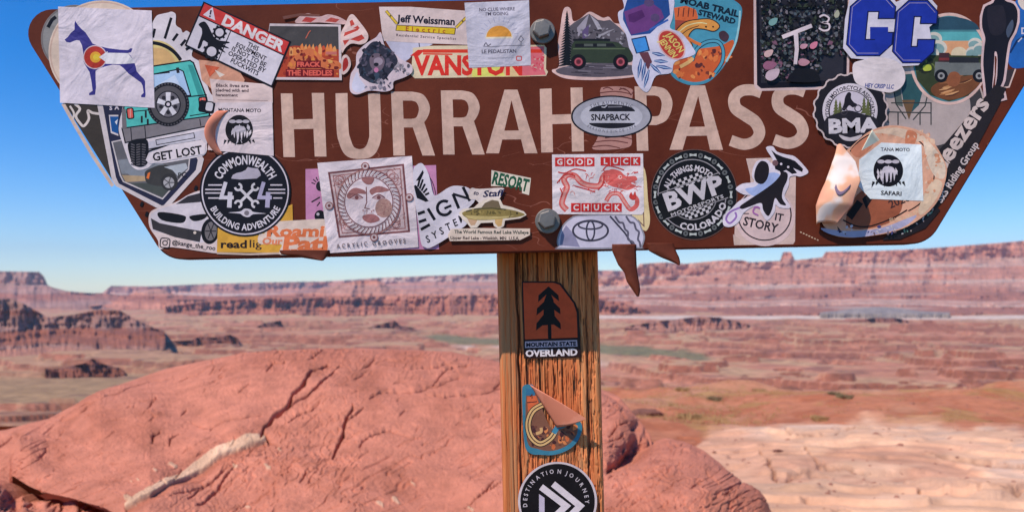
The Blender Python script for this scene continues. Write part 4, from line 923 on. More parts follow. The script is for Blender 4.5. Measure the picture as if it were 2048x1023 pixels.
# black round 4x4
cx, cy, r = 491, 382, 91
s = sticker('black round sticker with 4x4, crossed spanners and a grey state outline, COMMONWEALTH around the top', ell(cx, cy, r, r, 0, 72), (24, 22, 30))
s.draw('ring', strip(ell(cx, cy, 86, 86, 0, 72), 2.6, True), (206, 196, 208))
s.draw('lettering', arctext('COMMONWEALTH', cx, cy - 1, 61, 0, 17, .015, .95, span=132), (214, 206, 216)); s.draw('lettering', arctext('BUILDING ADVENTURE', cx, cy, 72, 180, 12.5, .012, 1, inside=True, span=128), (214, 206, 216))
s.draw('state', [(463, 357), (466, 350), (474, 346), (484, 344), (492, 340), (496, 334), (504, 336), (516, 337), (521, 345), (522, 351), (514, 357), (496, 358), (480, 359)], (176, 168, 184))
for sx in (-1, 1):
    for k, (yy, x1, x2) in enumerate(((-14, 50, 74), (-5, 46, 80), (2, 46, 80), (12, 56, 74))): s.draw('stripes#%d' % sx, strip([(cx + sx * x1 + (4 if sx < 0 else 0), cy + yy + 2), (cx + sx * x2, cy + yy + 2)], 2.6), (206, 196, 208))
for x, c in ((454, (206, 200, 212)), (530, (176, 168, 198))):
    s.draw('numeral#%d' % x, strip([(x - 2, 364), (x - 11, 395), (x + 14, 395)], 7.5), c); s.draw('numeral#%d' % x, strip([(x + 7, 384), (x + 5, 415)], 9), c); continue
    s.draw('lettering', [(x - 4, 364), (x + 7, 364), (x + 0, 396), (x - 12 + 0, 396)], c) if False else None
    s.draw('lettering', strip([(x - 2, 364), (x - 11, 395), (x + 14, 395)], 7.5), c); s.draw('lettering', strip([(x + 7, 384), (x + 5, 415)], 9), c)
for a in (45, -45):
    ca, sa = math.cos(R(a)), math.sin(R(a)); p = lambda q, w_=0: (cx + 3 + q * ca - w_ * sa, cy + 9 + q * sa + w_ * ca)
    s.draw('spanner#%d' % a, strip([p(-19), p(19)], 5.5), (212, 206, 214))
    for e in (-1, 1):
        th = a + (180 if e < 0 else 0); s.draw('spanner#%d' % a, strip([(p(e * 24)[0] + 6.3 * math.cos(R(th + t)), p(e * 24)[1] + 6.3 * math.sin(R(th + t))) for t in range(50, 311, 20)], 4.5), (212, 206, 214))
s.draw('axle', spline([(457, 425), (480, 423), (488, 418), (494, 417), (502, 419), (508, 424), (533, 427), (508, 428), (500, 433), (494, 434), (486, 431), (480, 427)], 3), (206, 198, 210)); s.draw('axle', ell(494, 426, 5), (120, 112, 122)); s.end()

# --- around the danger sticker -------------------------------------------
s = sticker('torn orange and white scrap between the danger sticker and the off-roader', [(398, 120), (470, 128), (490, 160), (480, 190), (425, 180), (404, 160)], (206, 148, 124))
s.draw('print', [(410, 130), (440, 135), (420, 155)], (200, 90, 60)); s.draw('print', [(430, 140), (450, 150), (440, 155)], (225, 205, 195)); s.end()
s = sticker('white text label under the danger sticker, three lines of small bold print', [(420, 158), (545, 170), (546, 206), (428, 206)], (214, 190, 188))
for k, (t1, f) in enumerate((('Black lives are', 66), ('pledged with end', 66), ('harassment', 44))): s.draw('lettering', text(t1, 432, 171 + k * 9.5, 6, 1, .02, fit=f, al='l'), (80, 60, 66))
s.draw('rule', strip([(436, 200), (536, 202)], 1.2), (160, 130, 130)); s.end()
s = sticker('white MONTANA MOTO sticker with black globe print, left of the letter H', [(432, 206), (545, 204), (548, 312), (416, 300), (424, 250)], (214, 198, 204))
def globe(s, cx, cy, r, splash=True):
    s.draw('globe', ell(cx, cy, r * 1.02, r * 1.1), BK)
    for k in range(26):
        a = rnd.uniform(0, 6.28); q = rnd.uniform(.1, .85) * r; x, y = cx + q * math.cos(a), cy + q * math.sin(a) * 1.0
        if y > cy - r * .2: s.draw('globe', xf([(0, -1), (.35, 0), (0, 1), (-.35, 0)], x, y, rnd.uniform(-20, 20), r * .26), (200, 192, 202))
    s.draw('globe', spline([(cx - r * .45, cy + r * .1), (cx - r * .3, cy - r * .25), (cx, cy - r * .3), (cx + r * .35, cy - r * .2), (cx + r * .5, cy + r * .2), (cx + r * .3, cy + r * .7), (cx, cy + r * .8), (cx - r * .3, cy + r * .7)], 3), (196, 188, 200))
    for x in (-.25, .05, .3): s.draw('globe', strip([(cx + x * r, cy + r * .15), (cx + x * r, cy + r * .75)], [r * .06, r * .2]), BK)
    for x in (-.5, 0, .5): s.draw('globe', ell(cx + x * r, cy - r * .62, r * .26, r * .13), (186, 178, 190))
    for k in range(9): s.draw('globe', strip([(cx - r + k * r * .25, cy + r * .75), (cx - r * 1.15 + k * r * .29, cy + r * rnd.uniform(.9, 1.25))], [r * .2, .5]), BK)
s.draw('lettering', text('MONTANA MOTO', 480, 221, 7, 1, .012, fit=86), (40, 34, 44)); globe(s, 479, 260, 27); s.end()
# frack the needles
s = sticker('postcard-shaped dark red desert picture sticker lettered FRACK THE NEEDLES', [(540, 48), (682, 50), (684, 161), (550, 160), (530, 120)], (206, 190, 194))
s.draw('picture', [(540, 53), (677, 54), (679, 156), (552, 155), (534, 120)], (72, 68, 68)); s.draw('picture', [(540, 100), (590, 92), (640, 96), (678, 100), (679, 156), (552, 155)], (172, 66, 40))
for k in range(13):
    x = 583 + k * 7.2; s.draw('picture', [(x - 4, 112), (x - 3, 98 - rnd.uniform(0, 10)), (x + 1, 88 + rnd.uniform(-2, 8)), (x + 4, 100), (x + 5, 112)], rnd.choice([(220, 130, 70), (196, 80, 50), (230, 150, 90)]))
s.draw('picture', spline([(575, 132), (600, 105), (625, 98), (650, 118), (678, 124), (678, 140), (600, 140)], 4), (206, 112, 68))
scribble(s, 'picture', (562, 102, 676, 152), 60, [(150, 50, 36), (214, 130, 60), (120, 40, 34), (226, 160, 90), (110, 34, 30)], 2, 6)
s.draw('picture', strip([(612, 78), (618, 66), (622, 62)], 2), (190, 100, 80)); s.draw('picture', rrect(652, 104, 674, 110), (196, 110, 100))
s.draw('lettering', rrect(592, 122, 642, 137), (110, 20, 26)); s.draw('lettering', rrect(572, 139, 668, 154), (110, 20, 26)); s.draw('lettering', text('FRACK', 617, 129.5, 9, 0, .03, fit=46), (226, 96, 82)); s.draw('lettering', text('THE NEEDLES', 620, 146.5, 10, 0, .03, fit=90), (226, 96, 82)); s.end()
s = sticker('torn red and white scrap showing above the desert picture sticker', spline([(592, 47), (602, 32), (618, 28), (640, 34), (656, 30), (676, 34), (694, 44), (692, 50), (640, 46)], 4), (206, 168, 168))
s.draw('print', [(604, 44), (612, 35), (634, 38), (622, 46)], (176, 60, 56)); s.draw('print', [(650, 44), (662, 36), (680, 40), (672, 46)], (176, 70, 62)); s.end()
s = sticker('torn red and white die-cut scrap between the desert picture and the dog photo', spline([(690, 52), (698, 34), (706, 30), (716, 40), (736, 68), (734, 84), (722, 90), (704, 88), (692, 96), (684, 106), (682, 70)], 4), (222, 190, 186))
for p in ([(700, 44), (705, 40), (710, 50), (702, 54)], [(690, 66), (720, 56), (716, 62), (688, 74)], [(700, 80), (724, 70), (730, 78), (718, 84)], [(686, 82), (700, 80), (690, 92)], [(706, 58), (716, 52), (720, 58)]): s.draw('print', p, (186, 64, 54))
s.end()
s = sticker('small red scrap with a white rim left of the dog photo', spline([(684, 118), (692, 110), (700, 118), (702, 132), (694, 146), (684, 148)], 4), (222, 190, 186)); s.draw('print', spline([(687, 122), (693, 116), (697, 124), (696, 134), (690, 142), (686, 142)], 4), (176, 50, 46)); s.end()
# danger
q = lambda a, b: (408 + (583 - 408) * a + (370 - 408) * b, 4 + (84 - 4) * a + (92 - 4) * b + (4) * a * b)
def box(a0, b0, a1, b1): return [q(a0, b0), q(a1, b0), q(a1, b1), q(a0, b1)]
s = sticker('tilted red, white and black DANGER sticker with a hand caught in gears', box(0, 0, 1, 1.0), BK)
s.draw('header', box(.018, .03, .982, .30), (200, 58, 54)); s.draw('panel', box(.018, .325, .982, .965), (210, 202, 214)); s.draw('panel', box(.375, .325, .385, .965), BK)
an = math.degrees(math.atan2(82, 175))
s.draw('header', [q(.05, .26), q(.11, .03), q(.19, .26)], W); s.draw('header', strip([q(.108, .10), q(.118, .19)], 3.2), (60, 40, 60)); s.draw('header', ell(*q(.122, .225), 1.9), (60, 40, 60))
tx, ty_ = q(.60, .165); s.draw('header', text('DANGER', tx, ty_, 20, an - .5, .045, fit=132), (224, 208, 212))
for k, (t1, f) in enumerate((('THIS', 24), ('EQUIPMENT', 67), ('IS NOT TO BE', 76), ('OPERATED BY', 82), ('FUCKWITS', 62))):
    tx, ty_ = q(.66 + .0 * k, .40 + k * .112); s.draw('lettering', text(t1, tx - 1, ty_ + 1, 8.8, an + 1.5, .012, fit=f), (34, 30, 38))
def gear(s, x, y, r, n=9):
    G_ = 'gear#%d' % x
    s.draw(G_, strip(ell(x, y, r * .82), r * .34, True), BK)
    for k in range(n): a = R(k * 360 / n + 10); s.draw(G_, strip([(x + r * .9 * math.cos(a), y + r * .9 * math.sin(a)), (x + r * 1.18 * math.cos(a), y + r * 1.18 * math.sin(a))], r * .34), BK)
gear(s, 440, 66, 12.5); gear(s, 424, 104, 15)
s.draw('hand', spline([(398, 50), (409, 44), (417, 52), (424, 66), (430, 76), (440, 82), (456, 84), (460, 87), (448, 90), (460, 98), (444, 96), (452, 107), (432, 96), (418, 88), (408, 82), (404, 92), (400, 98), (396, 96), (402, 78), (405, 68), (404, 58)], 3), BK); s.end()

# --- jeff weissman, yanston, pedalistan --------------------------------------
s = sticker('faded silver and white scrap sticking out between the electric company label and the red banner', [(770, 80), (866, 88), (852, 96), (830, 104), (818, 118), (806, 126), (790, 112)], (196, 192, 214))
s.draw('print', strip([(838, 86), (840, 102)], 2), (60, 60, 80)); s.end()
s = sticker('red, cream and pink banner sticker lettered VANSTON, lower part of the top row', [(826, 96), (860, 92), (1088, 90), (1093, 96), (1092, 138), (1096, 144), (1092, 152), (830, 157), (822, 150)], (236, 200, 170))
s.draw('print', [(934, 94), (1060, 92), (1060, 153), (934, 155)], (240, 190, 140)); s.draw('print', [(1056, 94), (1088, 93), (1088, 138), (1092, 150), (1040, 152), (1040, 138)], (246, 110, 120)); s.draw('print', [(944, 140), (1000, 130), (1010, 152), (944, 154)], (244, 216, 110))
s.draw('print', rrect(846, 99, 1084, 106, 0), (214, 62, 40)); s.draw('print', [(820, 112), (836, 100), (850, 100), (838, 112)], (206, 50, 38))
s.draw('lettering', text('VANSTON', 938, 131, 36, 0, .03, fit=216), (214, 52, 40)); s.draw('print', strip([(846, 108), (905, 109)], 3), (214, 62, 40))
scribble(s, 'print', (1064, 112, 1088, 148), 26, [(250, 90, 110), (250, 170, 160), (230, 60, 80)], 1.5, 4); s.end()
s = sticker('cream label lettered Jeff Weissman Electric with yellow bar and two yellow pencils', [(758, 14), (820, 14), (934, 22), (936, 90), (830, 86), (766, 82)], (222, 196, 194))
s.draw('bar', [(793, 50), (912, 56), (910, 70), (791, 62)], (80, 60, 40)); s.draw('bar', [(794.5, 51.5), (910, 57.5), (908.5, 68.5), (792.5, 61)], (232, 186, 40))
s.draw('lettering', text('Jeff Weissman', 853, 40.5, 14, 3.2, .022, fit=115), (30, 28, 44)); s.draw('lettering', text('Electric', 851, 60, 8.5, 3.4, .02, fit=80, sp=.45), (170, 90, 30)); s.draw('lettering', text('Residential Service Specialist', 852, 74, 5, 3.6, .01, fit=120, sp=.12), (90, 70, 80))
for (a, b) in (((772, 22), (794, 48)), ((934, 34), (912, 56))):
    pk = 'pencil#%d' % a[0]; s.draw(pk, strip([a, b], 6), (70, 56, 40)); s.draw(pk, strip([a, b], 4), (222, 184, 60)); m_ = ((a[0] * .6 + b[0] * .4), (a[1] * .6 + b[1] * .4)); s.draw(pk, ell(*m_, 1.8), (90, 70, 30))
s.end()
s = sticker('pale NO CLUE WHERE I\'M GOING sticker with an orange half sun, upper middle', [(929, 6), (1058, 1), (1062, 131), (938, 136)], (196, 192, 208))
for t1, x, y, f, h in (('NO CLUE WHERE', 994, 19, 72, 6.5), ("I'M GOING", 994, 28, 46, 6.5)): s.draw('lettering', text(t1, x, y, h, -1.5, .008, fit=f), (88, 82, 100))
s.draw('sun', ell(998, 76, 27, 24, -1, 40, 180, 360), (238, 206, 180)); s.draw('sun', ell(998, 74, 25, 22, -1, 40, 180, 360), (222, 150, 62)); s.draw('sun', strip([(971, 77), (1025, 76)], 2), (240, 210, 190))
for k in range(11): a = R(-172 + k * 16.4); s.draw('rays', strip([(998 + 30 * math.cos(a), 72 + 28 * math.sin(a)), (998 + 40 * math.cos(a), 72 + 38 * math.sin(a))], 1.1), (160, 160, 186))
s.draw('drawing', strip([(966, 93), (985, 94), (1010, 92), (1050, 91)], 1.2), (120, 116, 130)); s.draw('drawing', strip(spline([(968, 92), (972, 86), (976, 92), (982, 88)], 4, False), 1.8), (90, 86, 100)); s.draw('drawing', strip([(1042, 91), (1042, 84)], 1.2), (100, 96, 110)); s.draw('drawing', strip([(1042, 72), (1047, 79), (1042, 85), (1037, 79)], 1.2, True), (100, 96, 110))
s.draw('lettering', text('LE PEDALISTAN', 998, 103, 7, -1, .01, fit=70), (84, 80, 98)); s.draw('rule', strip([(976, 117), (1028, 116)], .8), (150, 146, 160)); s.draw('logo', strip(rrect(1033, 113, 1043, 121, 2), 2, True), (196, 70, 70)); s.end()
# dog photo
s = sticker('die-cut photo sticker of a shaggy dark dog with its tongue out', spline([(700, 178), (702, 150), (712, 132), (714, 108), (730, 90), (752, 76), (762, 66), (770, 92), (786, 104), (800, 118), (812, 124), (824, 132), (824, 146), (808, 156), (788, 164), (786, 178), (770, 184), (740, 182), (718, 189), (706, 188)], 5), (216, 196, 206))
s.draw('fold', spline([(704, 174), (714, 145), (720, 158), (732, 176), (716, 186)], 4), (206, 204, 226))
s.draw('dog', spline([(722, 118), (732, 98), (748, 84), (766, 90), (786, 104), (796, 122), (790, 136), (780, 148), (770, 160), (750, 168), (730, 160), (720, 150), (718, 134)], 5), (52, 52, 66))
scribble(s, 'dog', (720, 88, 792, 166), 110, [(60, 56, 70), (84, 78, 96), (40, 44, 60), (104, 94, 110), (58, 72, 90), (30, 30, 40)], 2.5, 7, in_poly([(722, 118), (732, 98), (748, 84), (766, 90), (786, 104), (796, 122), (790, 136), (780, 148), (770, 160), (750, 168), (730, 160), (720, 150), (718, 134)]))
s.draw('face', spline([(740, 118), (750, 108), (762, 110), (770, 124), (764, 140), (752, 144), (742, 134)], 4), (112, 96, 110)); s.draw('face', ell(757, 124, 9, 8), (156, 140, 156)); s.draw('face', ell(753, 130, 5, 3.6), (30, 28, 36)); s.draw('face', ell(753, 141, 4.5, 5), (196, 120, 160)); s.draw('face', ell(746, 114, 2.2), (40, 26, 30)); s.draw('face', ell(762, 112, 2.2), (40, 26, 30))
scribble(s, 'dog', (730, 160, 782, 178), 26, [(120, 112, 128), (70, 70, 84), (160, 150, 164)], 2, 5); scribble(s, 'dog', (790, 130, 818, 150), 18, [(130, 120, 130), (90, 84, 96), (170, 160, 170)], 2, 5); s.end()

# --- lower middle --------------------------------------------------------
A = lambda x, y: (635 + (824 - 635) * x + (658 - 635) * y - 10 * x * y + 0, 326 + (312 - 326) * x + (506 - 326) * y + 2 * x * y)
s = sticker('square white sticker with a sepia sun face in a rope frame, ACRYLIC GROOVES', [A(0, 0), A(1, 0), A(1, 1), A(0, 1)], (218, 204, 212))
SE = (150, 100, 100); SD = (116, 70, 74)
s.draw('frame', [A(.11, .12), A(.91, .09), A(.91, .82), A(.14, .82)], (196, 172, 176))
s.draw('frame', strip([A(.11, .12), A(.90, .09), A(.91, .82), A(.14, .83)], 4, True), SD); s.draw('frame', strip([A(.15, .155), A(.865, .13), A(.87, .785), A(.175, .79)], 2, True), SE)
for cxx in (.22, .8):
    for cyy in (.23, .7):
        for k in range(5): x, y = A(cxx + rnd.uniform(-.04, .04), cyy + rnd.uniform(-.05, .05)); s.draw('frame', strip(ell(x, y, 5 + k * 1.2, 5 + k), 1.3, True), SE)
for k in range(170):
    x, y = rnd.uniform(.13, .88), rnd.uniform(.14, .8); X_, Y_ = A(x, y); s.draw('frame', strip([(X_, Y_), (X_ + rnd.uniform(-5, 5), Y_ + rnd.uniform(-5, 5))], 1.3), rnd.choice([SE, SD, (176, 136, 138)]))
fcx, fcy = A(.50, .47); s.draw('rope', ell(fcx, fcy, 61, 63), (196, 176, 182))
for k in range(44):
    a = 2 * math.pi * k / 44; s.draw('rope', strip([(fcx + 50 * math.cos(a), fcy + 52 * math.sin(a)), (fcx + 62 * math.cos(a + .12), fcy + 64 * math.sin(a + .12))], 2.0), SD)
    s.draw('rope', strip([(fcx + 52 * math.cos(a + .05), fcy + 54 * math.sin(a + .05)), (fcx + 59 * math.cos(a + .15), fcy + 61 * math.sin(a + .15))], 1.6), (226, 214, 220))
s.draw('rope', strip(ell(fcx, fcy, 63, 65), 1.8, True), SE); s.draw('face', ell(fcx, fcy, 49, 51), (216, 200, 208)); s.draw('face', strip(ell(fcx, fcy, 48, 50), 1.8, True), SD)
s.draw('face', spline([(fcx - 44, fcy - 14), (fcx - 30, fcy - 28), (fcx - 10, fcy - 24), (fcx - 6, fcy - 16), (fcx - 22, fcy - 16), (fcx - 38, fcy - 6)], 4), SE); s.draw('face', spline([(fcx + 2, fcy - 24), (fcx + 20, fcy - 32), (fcx + 42, fcy - 24), (fcx + 30, fcy - 20), (fcx + 14, fcy - 18), (fcx + 6, fcy - 14)], 4), SE)
for ex in (-24, 20): s.draw('face', ell(fcx + ex, fcy - 9, 12, 5), (180, 150, 156)); s.draw('face', ell(fcx + ex, fcy - 9, 4, 4), SD); s.draw('face', strip(spline([(fcx + ex - 13, fcy - 8), (fcx + ex, fcy - 15), (fcx + ex + 13, fcy - 8)], 4, False), 2), SD)
s.draw('face', strip([(fcx - 5, fcy - 30), (fcx - 4, fcy), (fcx - 8, fcy + 12), (fcx + 2, fcy + 14)], 2), SD); s.draw('face', ell(fcx + 30, fcy + 12, 17, 19), (166, 128, 122)); scribble(s, 'face', (fcx + 17, fcy, fcx + 44, fcy + 26), 24, [(150, 110, 106), (184, 150, 140)], 1.5, 3)
s.draw('face', spline([(fcx - 12, fcy + 28), (fcx, fcy + 24), (fcx + 14, fcy + 26), (fcx + 22, fcy + 36), (fcx + 4, fcy + 42), (fcx - 10, fcy + 36)], 4), (154, 100, 102)); s.draw('face', spline([(fcx - 14, fcy - 47), (fcx + 10, fcy - 49), (fcx + 6, fcy - 36), (fcx - 6, fcy - 36)], 4), SE)
scribble(s, 'face', (fcx - 12, fcy + 14, fcx + 12, fcy + 24), 14, [SE, (200, 180, 188)], 1.5, 3)
for a, b in ((.5, .075), (.07, .48), (.94, .45), (.52, .86)): x, y = A(a, b); s.draw('frame', ell(x, y, 8), (200, 180, 184)); s.draw('frame', strip(ell(x, y, 7), 2, True), SE); s.draw('frame', ell(x, y, 3), SD)
tx, ty_ = A(.48, .925); s.draw('lettering', text('ACRYLIC GROOVES', tx, ty_, 8.5, -4.5, .004, fit=138, sp=.28), (92, 80, 92)); s.end()
# eign system
s = sticker('white sticker with a black wing and the words EIGN SYSTEM running uphill', spline([(826, 345), (834, 330), (846, 328), (858, 350), (866, 385), (874, 390), (900, 374), (920, 372), (940, 378), (950, 400), (934, 420), (930, 440), (930, 452), (868, 492), (850, 494), (842, 484), (836, 440), (830, 400)], 4), (212, 204, 216))
for k in range(5): s.draw('wing', strip([(828 + k * 3, 372 - k * 1), (832 + k * 6.5, 352 - 5 * (2 - abs(k - 1)) + k * 8)], [4.5, 3.4]), BK) if False else None
s.draw('wing', [(832, 362), (846, 340), (848, 346), (842, 360)], BK)
for k in range(5): s.draw('wing', strip([(836 + k * 3.6, 374 + k * 4), (842 + k * 4.2, 350 + k * 9)], 4.2), BK)
s.draw('wing', [(828, 372), (832, 370), (858, 402), (852, 404), (834, 396)], BK)
s.draw('lettering', strip([(836, 428), (850, 423)], 6), BK); s.draw('lettering', strip([(838, 444), (853, 439)], 6), BK); s.draw('lettering', strip([(842, 459), (860, 449)], 6), BK); s.draw('lettering', strip([(856, 417), (870, 440)], 6), BK)
g0 = ell(888, 416, 15, 15, 0, 40, -10, -290); s.draw('lettering', strip(ell(889, 416, 14, 14, 0, 30, 20, 300), 6), BK); s.draw('lettering', strip([(889, 417), (903, 411)], 5), BK)
s.draw('lettering', strip([(918, 417), (906, 388)], 6), BK); s.draw('lettering', strip([(906, 388), (940, 398)], 5), BK); s.draw('lettering', strip([(940, 402), (926, 374)], 6), BK)
for k, c in enumerate('SYSTEM'): s.draw('lettering', text(c, 856 + k * 13.6, 478 - k * 8.2, 14, -31 + 10, .012, ws=.8), DK)
s.end()
# resort walleye
s = sticker('die-cut word RESORT in green letters with a pale rim, tilted, above the fish', [(983, 340), (1062, 356), (1058, 390), (1044, 386), (1044, 374), (982, 372)], (222, 206, 190))
v, f = text('RESORT', 1021, 364, 23, 14, .04, fit=74); v = [(x, y - (x - 984) * .02) for x, y in v]; s.draw('lettering', (v, f), (34, 84, 60)); s.end()
s = sticker('die-cut handwritten word Staff in dark blue, between RESORT and the fish', spline([(938, 384), (944, 376), (958, 378), (1004, 376), (1006, 384), (996, 400), (980, 402), (962, 408), (952, 400), (940, 398)], 4), (222, 204, 200))
s.draw('lettering', text('Staff', 985, 387, 12, -4, .02, shear=.3, fit=40), (34, 34, 70)); s.draw('lettering', text('to', 952, 386, 8, 10, .02, shear=.3), (34, 34, 70)); s.end()
fo0 = 0; fo = [(922, 424), (936, 418), (950, 415), (966, 414), (972, 404), (984, 398), (998, 400), (1004, 412), (1030, 416), (1050, 427), (1046, 432), (1010, 438), (1006, 448), (1000, 458), (990, 454), (988, 442), (958, 444), (952, 452), (942, 452), (934, 440), (924, 436)]
fo = [(926, 418), (948, 415), (958, 406), (968, 400), (984, 396), (1000, 398), (1006, 410), (1026, 415), (1048, 423), (1053, 430), (1040, 437), (1010, 441), (1008, 452), (998, 458), (988, 452), (986, 445), (962, 446), (954, 455), (942, 456), (934, 446), (924, 438), (918, 426)]
s = sticker('die-cut olive walleye fish sticker facing right', fo, (222, 204, 190))
bd = spline([(924, 427), (934, 421), (956, 416), (984, 415), (1012, 418), (1032, 422), (1050, 429), (1036, 434), (1010, 437), (980, 440), (950, 440), (934, 436)], 3)
s.draw('fin', [(962, 417), (970, 406), (984, 400), (997, 402), (1002, 417)], (112, 96, 74)); s.draw('fin', [(990, 436), (1006, 436), (1003, 452), (996, 453), (990, 446)], (206, 166, 110)); s.draw('fin', [(934, 436), (956, 438), (950, 450), (942, 451)], (190, 154, 124))
s.draw('fish', bd, (138, 120, 70)); s.draw('fish', [(930, 431), (960, 432), (1000, 433), (1030, 431), (1012, 436), (980, 439), (950, 439), (936, 436)], (186, 166, 112)); s.draw('fish', strip([(932, 423), (956, 417.5), (984, 416.5), (1012, 419.5)], 3), (84, 76, 50))
scribble(s, 'fish', (940, 419, 1012, 429), 46, [(96, 84, 50), (160, 140, 84), (112, 100, 60)], 1.0, 2.6); s.draw('fish', ell(1034, 426.5, 1.8), BK); s.draw('fish', strip([(1020, 421), (1022, 429), (1018, 435)], 1.2), (90, 80, 50)); s.end()
s = sticker('die-cut two-line caption The World Famous Red Lake Walleye under the fish', [(902, 458), (960, 456), (1060, 457), (1060, 470), (1040, 480), (900, 482), (896, 470)], (214, 194, 180))
s.draw('lettering', text('The World Famous Red Lake Walleye', 983, 464, 6.5, .5, .02, fit=148), (60, 66, 60)); s.draw('lettering', text('Upper Red Lake - Waskish, MN  U.S.A.', 970, 476, 6, .5, .02, fit=138), (70, 54, 54)); s.end()
# good luck chuck
s = sticker('yellow-edged white sticker with a blue V, under the right edge of the good luck sticker', spline([(1270, 330), (1290, 340), (1296, 400), (1300, 440), (1294, 460), (1284, 458), (1264, 440)], 4), (226, 196, 150)); s.draw('print', strip([(1276, 440), (1288, 452), (1286, 400)], 2.5), (120, 90, 80)); s.end()
TL = [(1116, 494), (1114, 478), (1124, 452), (1140, 436), (1160, 430), (1250, 428), (1276, 440), (1284, 456), (1290, 474), (1284, 494), (1276, 497), (1122, 498)]
s = sticker('grey-white helmet-shaped sticker with a three-oval car emblem at the bottom edge of the board', spline(TL, 4), (142, 140, 152))
s.draw('print', spline(grow(TL, -3), 4), (200, 194, 214)); s.draw('print', [(1120, 490), (1122, 468), (1132, 450), (1148, 468), (1160, 494)], (142, 138, 168))
GR = (62, 60, 76)
s.draw('emblem', strip(ell(1181, 461, 35, 20, 0, 60), 4, True), GR); s.draw('emblem', strip(ell(1181, 461, 8, 19, 0, 30), 3.4, True), GR); s.draw('emblem', strip(ell(1181, 450, 24, 8, 0, 40), 3.4, True), GR)
s.draw('print', strip([(1220, 432), (1250, 466), (1268, 494)], 3.6), GR)
for dx in (0, 22): s.draw('print', strip(spline([(1230 + dx, 432), (1238 + dx, 444), (1246 + dx, 446), (1250 + dx, 458), (1256 + dx, 464), (1256 + dx * .9, 478), (1266 + dx * .6, 484), (1270 + dx * .5, 494)], 4, False), 4), (96, 92, 110))
s.end()
s = sticker('white sticker with red dragon drawing and white-on-red block letters GOOD LUCK CHUCK', [(1104, 309), (1286, 307), (1288, 422), (1284, 429), (1112, 428), (1105, 420)], (222, 208, 214))
DR = (208, 96, 92); D2 = (192, 60, 56); DL = (224, 150, 144)
def dstroke(pts, w, c): s.draw('dragon', strip(spline(pts, 6, False), w), c)
dstroke([(1134, 420), (1124, 408), (1128, 390), (1134, 374), (1128, 360), (1134, 350), (1150, 352), (1164, 366), (1184, 372), (1200, 370), (1206, 354), (1216, 346), (1230, 352)], 12, DR)
dstroke([(1134, 420), (1124, 408), (1128, 390), (1134, 374), (1128, 360), (1134, 350), (1150, 352), (1164, 366), (1184, 372), (1200, 370), (1206, 354)], 5, DL)
dstroke([(1212, 402), (1222, 388), (1238, 388), (1248, 402), (1260, 418), (1272, 412), (1274, 400), (1266, 390)], 9, DR); dstroke([(1212, 402), (1222, 388), (1238, 388), (1248, 402), (1260, 418)], 4, DL)
s.draw('dragon', spline([(1214, 344), (1224, 338), (1240, 342), (1252, 352), (1270, 352), (1274, 360), (1262, 366), (1272, 372), (1256, 380), (1238, 376), (1222, 372), (1210, 362)], 4), DR)
s.draw('dragon', ell(1240, 354, 4), (226, 180, 176)); s.draw('dragon', ell(1241, 354, 1.8), D2)
for k in range(70):
    x, y = rnd.uniform(1118, 1272), rnd.uniform(342, 384); a = rnd.uniform(0, 3.14); L_ = rnd.uniform(4, 13)
    s.draw('dragon', strip([(x, y), (x + L_ * .5 * math.cos(a), y + L_ * .5 * math.sin(a) - 2), (x + L_ * math.cos(a), y + L_ * math.sin(a))], [1.8, 1.5, .5]), rnd.choice([DR, D2, DL]))
for p in ([(1114, 366), (1126, 352), (1138, 348), (1150, 352)], [(1116, 344), (1130, 346), (1150, 338), (1172, 342)], [(1120, 376), (1124, 386), (1122, 394)], [(1150, 372), (1172, 378), (1190, 384)], [(1206, 340), (1214, 332), (1230, 334), (1248, 340)], [(1268, 346), (1276, 344)], [(1196, 380), (1206, 366), (1208, 350)]): dstroke(p, 2.4, D2)
s.draw('dragon', spline([(1258, 394), (1262, 384), (1266, 390), (1270, 382), (1272, 394), (1266, 400)], 3), D2)
def blocks(t, x0, y0, w_, h_, ga=0):
    for k, c in enumerate(t):
        if c == ' ': continue
        s.draw('lettering', rrect(x0 + k * w_, y0, x0 + k * w_ + w_ - 1.2, y0 + h_), (198, 44, 44)); s.draw('lettering', text(c, x0 + k * w_ + w_ / 2 - .4, y0 + h_ / 2, h_ * .62, 0, .02), (232, 214, 216))
blocks('GOOD', 1110, 315, 20, 17.5); blocks('LUCK', 1201, 314, 20.2, 17); blocks('CHUCK', 1142, 406, 20.5, 17.5); s.end()
# residue behind the oval, then SNAPBACK
s = sticker('pink scrap of an old sticker above and below the silver oval', spline([(1200, 182), (1212, 174), (1240, 173), (1258, 176), (1266, 186), (1258, 240), (1264, 284), (1250, 296), (1200, 300), (1184, 296), (1192, 282), (1206, 240)], 3), (176, 128, 120), depth0=0)
for y, x0, x1 in ((178, 1206, 1226), (186, 1200, 1262), (180, 1238, 1256), (284, 1190, 1256), (294, 1184, 1240), (276, 1210, 1264)): s.draw('print', strip(spline([(x0, y), ((x0 + x1) / 2, y - 3), (x1, y + 2)], 4, False), 2.2), (104, 58, 52))
s.draw('print', strip(spline([(1240, 176), (1256, 182), (1262, 190), (1268, 180)], 4, False), 2), (104, 58, 52)); s.end()
s = sticker('silver-grey SNAPBACK oval sticker with black rim between HURRAH and PASS', ell(1223, 233, 81, 42, 0, 72), (28, 24, 30))
s.draw('face', ell(1223, 233, 77.5, 39, 0, 72), (160, 158, 170)); s.draw('face', ell(1223, 233, 62, 30, 0, 60), (184, 182, 194))
s.draw('bands', ell(1224, 223, 46, 14, 0, 30, 180, 360), (34, 32, 38)); s.draw('bands', ell(1224, 246, 46, 11, 0, 30, 0, 180), (34, 32, 38)); s.draw('bands', text('FLEXFIT', 1224, 214, 4.5, 0, .01), (180, 178, 190)) if False else None
